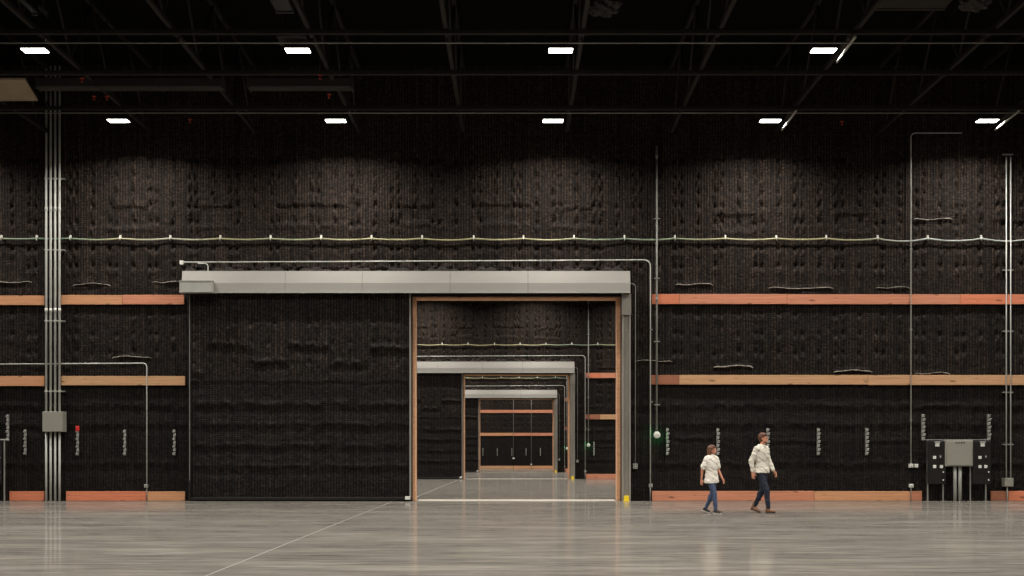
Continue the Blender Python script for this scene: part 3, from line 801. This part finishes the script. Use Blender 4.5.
joists = [vp] + [copy_tree(vp, (x - jx[0], 0, 0)) for x in jx[1:]]
order = sorted(joists, key=lambda j: j.location.x)
def xat0(x): return VX + x * (VY) / 9.2
inpic = [j for j in order if -60 < xat0(j.location.x) < 1090]
nums = ['first', 'second', 'third', 'fourth', 'fifth', 'sixth', 'seventh', 'eighth', 'ninth', 'tenth']
for j in order:
    if j in inpic:
        tag(j, 'dark steel roof joist running away overhead, %s from the left at the top edge' % nums[inpic.index(j)], 'roof joist', 'roof joists running away from the camera')
    else:
        tag(j, 'dark steel roof joist high overhead outside the picture', 'roof joist', 'outer roof joists')
for i, yb_ in enumerate((18.2, 21.2, 24.3, 27.28, 30.18, 33.24)):
    py = VY - 9 * F / yb_
    o = MB((0, yb_, HB)).box(-19.1, 19.1, yb_ - .05, yb_ + .05, HB, HB + .10, .01).build('cross_beam', M['beam'])
    nm = ['third one overhead beyond the picture', 'second one overhead beyond the picture', 'just above the top of the picture', 'passing above the nearer row of lamps', 'midway between the two rows of lamps', 'just above the farther row of lamps'][i]
    tag(o, 'dark steel cross beam running side to side, ' + nm, 'beam', 'cross beams under the roof')
for yb_, nm in ((27.85, 'nearer'), (33.52, 'farther')):
    zz = HB + .04
    z2 = H + (VY - (43 if nm == 'nearer' else 113)) * yb_ / F
    lc = MB((0, yb_, z2)).tube([(-19, yb_, z2), (19, yb_, z2)], .018, 8).build('lamp_conduit', M['conduit_dark'])
    for x in jx: MB((x, yb_, z2)).box(x - .03, x + .03, yb_ - .012, yb_ + .012, z2 + .016, HB + .13).build('clamp', M['beam'], lc)
    tag(lc, 'thin pale conduit feeding the %s row of lamps' % nm, 'conduit', 'lamp feed conduits')

# ------------------------------------------------------------------ lamps
LX = [1.0 + 5.957 * i for i in range(-3, 4)]
def lamp():
    e = empty('high_bay_lamp', (0, 0, HB))
    w, d = .29, .16
    o = e.location
    MB(o).box(-w, w, -d, d, HB - .005, HB + .07, .012).build('housing', M['black_metal'], e)
    for s in (-1, 1):
        MB(o).box(-w + .02, w - .02, s * .075 - .065, s * .075 + .065, HB - .02, HB - .004).build('diffuser', M['lamp'], e)
    MB(o).box(-.14, .14, -.12, .12, HB + .07, HB + .14, .01).build('driver_box', M['black_metal'], e)
    for s in (-1, 1): MB(o).tube([(s * .3, 0, HB + .06), (s * .3, 0, HB + .30)], .008, 5).build('hanger', M['black_metal'], e)
    L = bpy.data.lights.new('lamp_light', 'AREA'); L.shape = 'RECTANGLE'; L.size = .5; L.size_y = .27
    L.energy = POWER; L.spread = math.radians(152); L.color = (1.0, .955, .885)
    lo_ = bpy.data.objects.new('lamp_light', L); C.objects.link(lo_); lo_.parent = e; lo_.location = (0, 0, -.03)
    return e
POWER = 225
proto = lamp(); km = {o.name: kids(o) for o in [proto] + kids(proto)}
first = True
nL = ['leftmost', 'second from the left', 'middle one', 'fourth from the left', 'fifth from the left']
for Yr in (34.28, 28.33, 22.38, 16.43, 10.48, 4.53, -1.42):
    seen = []
    for x in LX:
        if first: c = proto; c.location = (x, Yr, HB); first = False
        else: c = copy_tree(proto, (0, 0, 0), None, km); c.location = (x, Yr, HB)
        pxx = VX + x * F / Yr if Yr > 0 else -999
        if Yr > 27 and 0 < pxx < 1024: seen.append(c)
        else:
            tag(c, 'bright rectangular high bay lamp beyond the frame of the picture', 'ceiling lamp', 'high bay lamps beyond the frame')
    for i, c in enumerate(seen):
        row = 'farther' if Yr > 30 else 'nearer'
        pl = ['leftmost', 'second from the left', 'third from the left', 'fourth from the left', 'fifth from the left'][i]
        tag(c, 'glowing rectangular high bay lamp in the %s row, %s' % (row, pl), 'ceiling lamp', 'glowing high bay lamps in view')
for k in (1, 2, 3):
    Y0, Y1 = D[k - 1], D[k]
    Yr = Y1 - 1.95
    while Yr > Y0 + 2:
        for x in LX[1:-1]:
            c = copy_tree(proto, (0, 0, 0), None, km); c.location = (x, Yr, HB)
            tag(c, 'high bay lamp in a farther hall, hidden behind the wall above the doorway', 'ceiling lamp', 'high bay lamps of the farther halls')
        Yr -= 5.95
# added pale tubes for the glint of roof steel beside the right hand lamps
for (xa, ya), (xb, yb2), lab in (((855, 37), (837, 62), 'right lamp of the nearer row'), ((796, 111), (782, 130), 'fourth lamp of the farther row'), ((1019, 111), (995, 130), 'rightmost lamp of the farther row')):
    h = 9.05
    da, db = h * F / (VY - ya), h * F / (VY - yb2)
    a = Vector((X(xa, da), da, h + H)); b_ = Vector((X(xb, db), db, h + H))
    o = MB(a).tube([a, b_], .03, 8).build('lamp_glint', M['galv'])
    for t in (.1, .9):
        p = a.lerp(b_, t); MB(p).tube([p, (p.x, p.y, HB + .2)], .008, 5).build('hanger', M['beam'], o)
    tag(o, 'short pale slanting tube added for the glint beside the ' + lab, 'rail', 'added glint tubes beside the right hand lamps')

# ducts and plates in the roof
def Q(px, py, h): d = h * F / (VY - py); return Vector((X(px, d), d, h + H))
def slab(name, x0, x1, y0, y1, z0, z1, mat, lab, cat, bev=.03, lip=None):
    e = empty(name, ((x0 + x1) / 2, y0, z0)); L = e.location
    MB(L).box(x0, x1, y0, y1, z0, z1, bev).build('casing', M[mat], e)
    n = max(1, int((x1 - x0) / 1.5))
    for i in range(n + 1):
        xx = x0 + (x1 - x0) * i / n
        MB(L).box(xx - .02, xx + .02, y0 - .015, y1 + .015, z0 - .015, z1 + .015, .005).build('joint_flange', M[mat], e)
        MB(L).tube([(xx, y0 + .1, z1), (xx, y0 + .1, WHT)], .008, 5).build('hanger_rod', M['beam'], e)
    return tag(e, lab, cat)
yd = 31.0
slab('air_duct', X(36, yd), X(222, yd), yd, yd + .34, Z(87.5, yd), Z(77, yd), 'duct', 'long dark rectangular air duct at the upper left, between the two lamp rows', 'air duct')
slab('air_duct', X(248, yd), X(352, yd), yd, yd + .34, Z(87.5, yd), Z(77, yd), 'duct', 'shorter dark air duct behind the second lamp from the left', 'air duct')
p0, p1 = Q(1, 80, 9.25), Q(38, 101, 9.25)
e = empty('duct_grille', (p0.x, p0.y, p0.z))
mb = MB(e.location)
A = [Q(-30, 80, 9.2), Q(25, 80, 9.2), Q(38, 101, 9.2), Q(-30, 101, 9.2)]
lo = [mb.bm.verts.new(v - mb.o) for v in A]; hi = [mb.bm.verts.new(v + Vector((0, 0, .05)) - mb.o) for v in A]
mb.bm.faces.new(lo); mb.bm.faces.new(hi[::-1])
for i in range(4): mb.bm.faces.new((lo[i], lo[(i + 1) % 4], hi[(i + 1) % 4], hi[i]))
mb.build('duct_face', M['duct_pale'], e)
tag(e, 'pale beige duct underside at the left edge, below the leftmost near lamp', 'air duct')
def plate(name, q0, q1, h, mat, lab, cat='ceiling plate', th=.08):
    a, b_ = Q(q0[0], q0[1], h), Q(q1[0], q1[1], h)
    e = empty(name, (a.x, a.y, a.z))
    MB(e.location).box(min(a.x, b_.x), max(a.x, b_.x), min(a.y, b_.y), max(a.y, b_.y), a.z, a.z + th, .02).build('panel', M[mat], e)
    MB(e.location).box(min(a.x, b_.x), max(a.x, b_.x), max(a.y, b_.y) - .05, max(a.y, b_.y) + .03, a.z - .03, a.z + th, .008).build('folded_lip', M[mat], e)
    for s in (.15, .85):
        xx = a.x + (b_.x - a.x) * s; yy = (a.y + b_.y) / 2
        MB(e.location).tube([(xx, yy, a.z + th), (xx, yy, WHT)], .01, 5).build('hanger_rod', M['beam'], e)
    tag(e, lab, cat)
plate('ceiling_plate', (14, -8), (32, 14), 9.6, 'duct', 'pale grey sheet plate in the top left corner of the ceiling')
plate('ceiling_plate', (38, 8), (48, 17), 9.6, 'duct', 'small grey sheet plate right of the top left corner plate')
plate('ceiling_plate', (266, -6), (294, 12), 9.7, 'duct', 'pale sheet plate high above the second near lamp')
plate('ceiling_plate', (276, 37), (309, 44), 9.4, 'duct', 'pale rounded plate just above the second lamp of the nearer row')
plate('ceiling_plate', (885, -6), (945, 9), 10.2, 'duct', 'dim wide sheet plate near the top right of the ceiling')
# crumpled foil-like bag of duct wrap
for (px, py, rx, ry, lab) in ((604, 5, .34, .22, 'crumpled silvery duct wrap hanging near the top middle'), (975, 3, .30, .14, 'crumpled silvery duct wrap near the top right corner')):
    c = Q(px, py, 10.0)
    bm = bmesh.new(); bmesh.ops.create_icosphere(bm, subdivisions=4, radius=1)
    for v in bm.verts:
        k = 1 + .22 * math.sin(v.co.x * 7 + v.co.z * 5) * math.cos(v.co.y * 6) + rnd.random() * .10
        v.co = Vector((v.co.x * rx * k, v.co.y * .3 * k, v.co.z * ry * k))
    mb = MB(c); mb.bm = bm
    dw = mb.build('duct_wrap', M['duct'])
    MB(c).tube([c, (c.x, c.y, WHT)], .02, 6).build('hanger_rod', M['beam'], dw)
    tag(dw, lab, 'duct wrap')
for (px, py, lab) in ((82, 80, 'below and right of the leftmost near lamp'), (94, 98, 'left one of two above the leftmost far lamp'), (107, 98, 'right one of two above the leftmost far lamp'), (190, 121, 'between the two leftmost far lamps'), (320, 77, 'under the second near lamp'),
                      (329, 96, 'above the second far lamp'), (842, 123, 'right of the fourth far lamp')):
    c = Q(px, py, 9.12)
    mb = MB(c); x, y, z = c
    mb.tube([(x, y, z - .05), (x, y, z - .04), (x, y, z + .02)], [.035, .018, .018], 8)
    mb.tube([(x - .05, y, z + .04), (x + .05, y, z + .04)], .018, 8)
    sp_ = mb.build('sprinkler_head', M['red_dark'])
    MB(c).tube([(x, y, z), (x, y, WHT)], .012, 6).build('drop_pipe', M['beam'], sp_)
    tag(sp_, 'small red sprinkler head on the ceiling, ' + lab, 'sprinkler', 'red sprinkler heads')

# ------------------------------------------------------------------ people
M['skin'] = paint('skin', (206, 142, 114), .55, 0, .05, 10)
M['hair_brown'] = paint('brown_hair', (92, 54, 36), .6, 0, .3, 30)
M['hair_blond'] = paint('long_hair', (104, 66, 44), .55, 0, .35, 20, scale=(3, 3, .5))
M['tee'] = paint('white_tee', (232, 226, 214), .85, 0, .03, 8)
M['shirt'] = paint('white_shirt', (220, 214, 200), .85, 0, .04, 8)
M['jeans'] = paint('blue_jeans', (66, 80, 108), .85, 0, .2, 18)
M['jeans_dark'] = paint('dark_jeans', (28, 34, 50), .85, 0, .2, 18)
M['boot'] = paint('tan_boot', (122, 86, 60), .6, 0, .15, 12)
M['shoe'] = paint('black_shoe', (24, 22, 22), .6, 0, .1, 12)
M['sole'] = paint('pale_sole', (214, 206, 192), .7, 0, .05, 12)
M['eye'] = paint('eye_dark', (40, 28, 24), .3, 0, .1, 12)

def cap(bm, p, q, r0, r1, fl=1.0, fdir=None, seg=16):
    """tapered limb with rounded ends; fl squeezes it along fdir"""
    p, q = Vector(p), Vector(q); t = (q - p).normalized()
    a = t.cross(Vector((0, 0, 1)) if abs(t.z) < .95 else Vector((1, 0, 0))).normalized(); b = a.cross(t).normalized()
    rings = []
    prof = [(-r0 * math.cos(u), r0 * math.sin(u)) for u in (.25, .7, 1.15, PI / 2)]
    L = (q - p).length
    prof = [(s, r) for s, r in prof] + [(L * k, r0 + (r1 - r0) * k) for k in (.25, .5, .75)] + [(L + r1 * math.cos(u), r1 * math.sin(u)) for u in (PI / 2, 1.15, .7, .25)]
    for s, r in prof:
        ring = []
        for k in range(seg):
            d = (a * math.cos(2 * PI * k / seg) + b * math.sin(2 * PI * k / seg)) * r
            if fdir is not None: d = d - Vector(fdir) * d.dot(Vector(fdir)) * (1 - fl)
            ring.append(bm.verts.new(p + t * s + d))
        rings.append(ring)
    for i in range(len(rings) - 1):
        for k in range(seg): bm.faces.new((rings[i][k], rings[i][(k + 1) % seg], rings[i + 1][(k + 1) % seg], rings[i + 1][k]))
    bm.faces.new(rings[0][::-1]); bm.faces.new(rings[-1])

def loft(bm, rings, seg=24):
    """rings: (x, y, z, rx, ry) stacked ellipses"""
    rr = []
    for (x, y, z, rx, ry) in rings:
        rr.append([bm.verts.new((x + rx * math.cos(2 * PI * k / seg), y + ry * math.sin(2 * PI * k / seg), z)) for k in range(seg)])
    for i in range(len(rr) - 1):
        for k in range(seg): bm.faces.new((rr[i][k], rr[i][(k + 1) % seg], rr[i + 1][(k + 1) % seg], rr[i + 1][k]))
    bm.faces.new(rr[0][::-1]); bm.faces.new(rr[-1])

def ball(bm, c, r, s=(1, 1, 1), rot=None):
    res = bmesh.ops.create_icosphere(bm, subdivisions=3, radius=r)
    for v in res['verts']:
        p = Vector((v.co.x * s[0], v.co.y * s[1], v.co.z * s[2]))
        if rot: p = rot @ p
        v.co = p + Vector(c)

def fuse(bm, name, mat, parent, voxel=.009, smooth=3, wrinkle=0):
    bmesh.ops.recalc_face_normals(bm, faces=bm.faces)
    me = bpy.data.meshes.new('tmp'); bm.to_mesh(me); bm.free()
    t = bpy.data.objects.new('tmp', me); C.objects.link(t)
    r = t.modifiers.new('r', 'REMESH'); r.mode = 'VOXEL'; r.voxel_size = voxel; r.use_smooth_shade = True
    s = t.modifiers.new('s', 'SMOOTH'); s.iterations = smooth; s.factor = .5
    dg = bpy.context.evaluated_depsgraph_get()
    out = bpy.data.meshes.new_from_object(t.evaluated_get(dg)); out.name = name
    bpy.data.objects.remove(t); bpy.data.meshes.remove(me)
    if wrinkle:
        co = np.empty(len(out.vertices) * 3, np.float32); out.vertices.foreach_get('co', co); co = co.reshape(-1, 3)
        nn = np.empty(len(out.vertices) * 3, np.float32); out.vertices.foreach_get('normal', nn); nn = nn.reshape(-1, 3)
        w = vnoise(co[:, 0] * 16 + co[:, 2] * 9 + 50, co[:, 2] * 20 + co[:, 1] * 14 + 50, 5) + .5 * vnoise(co[:, 1] * 22 + 40, co[:, 2] * 34 + 40, 6)
        co += nn * (w * wrinkle)[:, None]
        out.vertices.foreach_set('co', co.ravel()); out.update()
    out.materials.clear(); out.materials.append(mat)
    for p in out.polygons: p.use_smooth = True
    o = bpy.data.objects.new(name, out); C.objects.link(o); o.parent = parent
    return o

def hand(bm, wrist, d, side, thumb_dir, k=1.0, curl=.5):
    """palm + four bent fingers + thumb. d: direction forearm->fingers, side: across the palm toward the thumb"""
    w = Vector(wrist); d = Vector(d).normalized(); s = Vector(thumb_dir).normalized()
    s = (s - d * s.dot(d)).normalized(); n = d.cross(s).normalized() * side
    cap(bm, w + d * .01 * k, w + d * .075 * k, .028 * k, .036 * k, .5, n)
    for i, (off, L) in enumerate(((.030, .070), (.010, .078), (-.010, .073), (-.029, .056))):
        b0 = w + d * .095 * k + s * off * k
        d1 = (d + n * .35 * curl).normalized(); b1 = b0 + d1 * L * .45 * k
        d2 = (d + n * 1.1 * curl).normalized(); b2 = b1 + d2 * L * .32 * k
        d3 = (d + n * 1.9 * curl).normalized(); b3 = b2 + d3 * L * .25 * k
        cap(bm, b0 - d * .02, b1, .0095 * k, .009 * k, seg=8); cap(bm, b1, b2, .009 * k, .0085 * k, seg=8); cap(bm, b2, b3, .0085 * k, .0075 * k, seg=8)
    t0 = w + d * .035 * k + s * .026 * k
    t1 = t0 + (d * .6 + s * .75 + n * .2).normalized() * .035 * k
    t2 = t1 + (d * .9 + s * .3 + n * .35).normalized() * .045 * k
    cap(bm, t0, t1, .014 * k, .012 * k, seg=8); cap(bm, t1, t2, .012 * k, .009 * k, seg=8)

def person(loc, rz, J, look, label, name='person'):
    e = empty(name, loc); e.rotation_euler = (0, 0, rz)
    k = J['k']; w = J.get('w', 1.0)
    hc = Vector(J['head']); ht = J['turn']; R = Matrix.Rotation(ht, 3, 'Z')
    # --- body
    bm = bmesh.new()
    loft(bm, [(0, 0, .90 * k, .10 * k, .155 * w * k), (0, 0, 1.0 * k, .105 * k, .16 * w * k), (.005, 0, 1.12 * k, .09 * k, .135 * w * k), (.01, 0, 1.25 * k, .105 * k, .15 * k * w),
              (.005, 0, 1.38 * k, .11 * k, .165 * k * w), (-.005, 0, 1.47 * k, .085 * k, .15 * k * w), (-.005, 0, 1.52 * k, .055 * k, .085 * k)])
    cap(bm, (-.01, 0, 1.48 * k), hc + Vector((-.01, 0, -.07 * k)), .056 * k, .05 * k)
    for s in ('L', 'R'):
        sh, el, wr = J['sh' + s], J['el' + s], J['wr' + s]
        cap(bm, sh, el, .048 * k, .038 * k); cap(bm, el, wr, .037 * k, .025 * k)
        dv = (Vector(wr) - Vector(el)).normalized()
        hand(bm, wr, dv + Vector((.1, 0, -.25)), 1 if s == 'L' else -1, (1, (-.3 if s == 'L' else .3), 0), k, .5)
        hp_, kn, an = J['hp' + s], J['kn' + s], J['an' + s]
        cap(bm, hp_, kn, .078 * k, .053 * k); cap(bm, kn, an, .052 * k, .034 * k)
        cf_ = Vector(kn) * .7 + Vector(an) * .3 + Vector((-.015, 0, 0)); ball(bm, cf_, .05 * k, (1, .95, 1.8))
    # head
    def hp3(x, y, z): return hc + R @ (Vector((x, y, z)) * k)
    ball(bm, hp3(-.01, 0, .03), .088 * k, (1.08, .86, 1.05), R)
    ball(bm, hp3(.02, 0, -.035), .070 * k, (1.0, .82, 1.15), R)
    ball(bm, hp3(.058, 0, -.092), .026 * k, (1.0, 1.1, .8), R)            # chin
    cap(bm, hp3(.078, 0, .015), hp3(.102, 0, -.028), .009 * k, .014 * k, seg=8)   # nose
    cap(bm, hp3(.070, -.035, .028), hp3(.070, .035, .028), .012 * k, .012 * k, seg=8)  # brow
    cap(bm, hp3(.082, -.02, -.060), hp3(.082, .02, -.060), .008 * k, .008 * k, seg=8)  # lips
    for s in (-1, 1): ball(bm, hp3(-.005, s * .077, -.008), .022 * k, (.8, .35, 1.3), R)
    fuse(bm, 'body', M['skin'], e, .007, 2)
    for s in (-1, 1):
        bm = bmesh.new(); ball(bm, (0, 0, 0), .010 * k)
        mb = MB(hp3(.079, s * .031, .006)); mb.bm = bm; mb.build('eye', M['eye'], e).location = hp3(.079, s * .031, .006)
    mb = MB(); cap(mb.bm, hp3(.088, -.018, -.060), hp3(.088, .018, -.060), .0045 * k, .0045 * k, seg=6); mb.build('mouth', M['red_dark'], e).location = (0, 0, 0)
    # --- hair
    bm = bmesh.new()
    ball(bm, hp3(-.022, 0, .052), .093 * k, (1.08, .92, .98), R)
    ball(bm, hp3(-.045, 0, .0), .080 * k, (.8, .95, 1.2), R)
    cap(bm, hp3(.055, -.04, .088), hp3(.055, .04, .088), .028 * k, .028 * k)
    if J.get('beard'):
        pass
    if J.get('long'):
        for (yy, xx, L_, r_) in ((-.065, -.03, .29, .042), (.065, -.03, .29, .042), (0, -.085, .34, .06), (-.05, -.07, .32, .05), (.05, -.07, .32, .05), (-.075, .0, .17, .022), (.075, .0, .17, .022)):
            cap(bm, hp3(xx, yy, .05), hp3(xx - .03, yy * 1.25, .05 - L_), r_ * k, r_ * .55 * k)
    fuse(bm, 'hair', M[look['hair']], e, .008, 1, .010)
    if J.get('beard'):
        bm = bmesh.new()
        cap(bm, hp3(.045, -.052, -.075), hp3(.078, 0, -.098), .018 * k, .022 * k); cap(bm, hp3(.045, .052, -.075), hp3(.078, 0, -.098), .018 * k, .022 * k)
        fuse(bm, 'beard', M[look['hair']], e, .008, 1)
    # --- trousers
    bm = bmesh.new()
    loft(bm, [(0, 0, .84 * k, .11 * k, .165 * w * k), (0, 0, .93 * k, .122 * k, .178 * w * k), (0, 0, 1.02 * k, .112 * k, .165 * w * k), (0, 0, 1.07 * k, .102 * k, .15 * w * k)])
    for s in ('L', 'R'):
        hp_, kn, an = Vector(J['hp' + s]), Vector(J['kn' + s]), Vector(J['an' + s])
        cap(bm, hp_ + Vector((0, 0, -.01)), kn, .094 * k, .066 * k)
        cap(bm, kn, kn.lerp(an, .93), .066 * k, .050 * k)
        ball(bm, kn.lerp(an, .28) + Vector((-.018, 0, 0)), .06 * k, (1, .95, 1.9))
    fuse(bm, 'trousers', M[look['legs']], e, .009, 2, .012)
    # --- top
    bm = bmesh.new()
    hem = J['hem']
    loft(bm, [(0, 0, hem * k, .152 * k, .205 * w * k), (0, 0, (hem + .08) * k, .148 * k, .197 * w * k), (0, 0, 1.02 * k, .13 * k, .182 * w * k), (.005, 0, 1.14 * k, .115 * k, .165 * w * k), (.012, 0, 1.25 * k, .125 * k, .175 * k * w),
              (.008, 0, 1.36 * k, .132 * k, .188 * k * w), (-.005, 0, 1.44 * k, .122 * k, .188 * k * w), (-.008, 0, 1.50 * k, .10 * k, .15 * k * w), (-.008, 0, 1.55 * k, .072 * k, .085 * k)])
    for s in ('L', 'R'):
        sh, el, wr = Vector(J['sh' + s]), Vector(J['el' + s]), Vector(J['wr' + s])
        if J['sleeve'] == 'short': cap(bm, sh, sh.lerp(el, .74), .078 * k, .076 * k)
        else:
            cap(bm, sh, el, .078 * k, .066 * k); cap(bm, el, el.lerp(wr, .86), .066 * k, .046 * k)
    top = fuse(bm, 'shirt', M[look['top']], e, .009, 2, .022)
    if J['sleeve'] != 'short':
        for s in (-1, 1):
            b2 = bmesh.new(); cap(b2, (.05, s * .045, 1.50 * k), (-.04, s * .075, 1.53 * k), .02 * k, .02 * k)
            c_ = fuse(b2, 'collar', M[look['top']], top, .006, 1)
    # --- shoes
    for s in ('L', 'R'):
        an = Vector(J['an' + s]); pitch = J['pitch' + s]
        Rp = Matrix.Rotation(pitch, 3, 'Y')
        def fp(x, y, z): return an + Rp @ (Vector((x, y, z)) * k)
        bm = bmesh.new()
        cap(bm, fp(-.035, 0, -.045), fp(.05, 0, -.045), .040 * k, .044 * k)
        cap(bm, fp(.05, 0, -.048), fp(.15, 0, -.055), .044 * k, .033 * k)
        cap(bm, fp(-.01, 0, -.03), fp(-.005, 0, J['shaft']), .045 * k, .045 * k)
        sh_ = fuse(bm, 'shoe', M[look['shoe']], e, .007, 2)
        b2 = bmesh.new()
        cap(b2, fp(-.035, 0, -.080), fp(.155, 0, -.080), .043 * k, .038 * k, .32, Rp @ Vector((0, 0, 1)))
        fuse(b2, 'sole', M[look['sole']], sh_, .006, 1)
        if look.get('laces'):
            for i in range(3):
                m2 = MB(); cap(m2.bm, fp(.035 + i * .025, -.022, -.005 - i * .006), fp(.035 + i * .025, .022, -.005 - i * .006), .006, .006, seg=6)
                m2.build('lace', M['sole'], sh_)
    tag(e, label, 'person')
    return e
k = 1.018
Jm = dict(k=k, w=1.12, head=(.04, 0, 1.665 * k), turn=.35, shL=(0, .185, 1.43 * k), shR=(-.01, -.185, 1.43 * k), elL=(.03, .25, 1.16 * k), wrL=(.16, .255, .945 * k), elR=(-.12, -.245, 1.16 * k), wrR=(-.10, -.24, .92 * k),
          hpL=(0, .085, .92 * k), hpR=(0, -.085, .92 * k), knR=(.17, -.075, .52 * k), anR=(.20, -.06, .098 * k), knL=(-.02, .075, .50 * k), anL=(-.24, .07, .135 * k), pitchR=0, pitchL=.30,
          hem=.90, sleeve='long', shaft=.07, beard=True)
yM = F * H / (512.8 - VY)
person((X(761.8, yM), yM, 0.0), -.72, Jm, dict(hair='hair_brown', legs='jeans_dark', top='shirt', shoe='boot', sole='shoe'),
       'man in white long-sleeved shirt, dark jeans and tan boots walking right ahead of the woman')
k = .862
Jw = dict(k=k, w=1.24, head=(.03, 0, 1.665 * k), turn=.35, shL=(0, .165, 1.42 * k), shR=(-.01, -.165, 1.42 * k), elL=(.02, .235, 1.15 * k), wrL=(.13, .23, .93 * k), elR=(-.09, -.225, 1.15 * k), wrR=(-.13, -.20, .90 * k),
          hpL=(0, .08, .92 * k), hpR=(0, -.08, .92 * k), knR=(.13, -.06, .52 * k), anR=(.15, -.05, .098 * k), knL=(-.02, .06, .50 * k), anL=(-.20, .055, .135 * k), pitchR=0, pitchL=.30,
          hem=.80, sleeve='short', shaft=.0, long=True)
yW = F * H / (513.6 - VY)
person((X(711.5, yW), yW, 0.0), -.78, Jw, dict(hair='hair_blond', legs='jeans', top='tee', shoe='shoe', sole='sole'),
       'woman with shoulder-length brown hair, white T-shirt and blue jeans walking right behind the man')

# ------------------------------------------------------------------ camera, world, view
cam = bpy.data.cameras.new('camera'); co = bpy.data.objects.new('camera', cam); C.objects.link(co)
co.location = (0, 0, H); co.rotation_euler = (PI / 2, 0, 0)
cam.sensor_width = 36; cam.lens = 36 * F / 1024
cam.shift_x = (512 - VX) / 1024; cam.shift_y = (VY - 288) / 1024
cam.clip_end = 400
bpy.context.scene.camera = co
wd = bpy.data.worlds.new('world'); bpy.context.scene.world = wd; wd.use_nodes = True
wd.node_tree.nodes['Background'].inputs[0].default_value = (0, 0, 0, 1)
wd.node_tree.nodes['Background'].inputs[1].default_value = 0
vs = bpy.context.scene.view_settings
vs.view_transform = 'Standard'; vs.look = 'None'; vs.exposure = 0; vs.gamma = 1; vs.use_curve_mapping = False
sc = bpy.context.scene
sc.cycles.max_bounces = 6; sc.cycles.diffuse_bounces = 3; sc.cycles.glossy_bounces = 3
sc.cycles.use_denoising = True
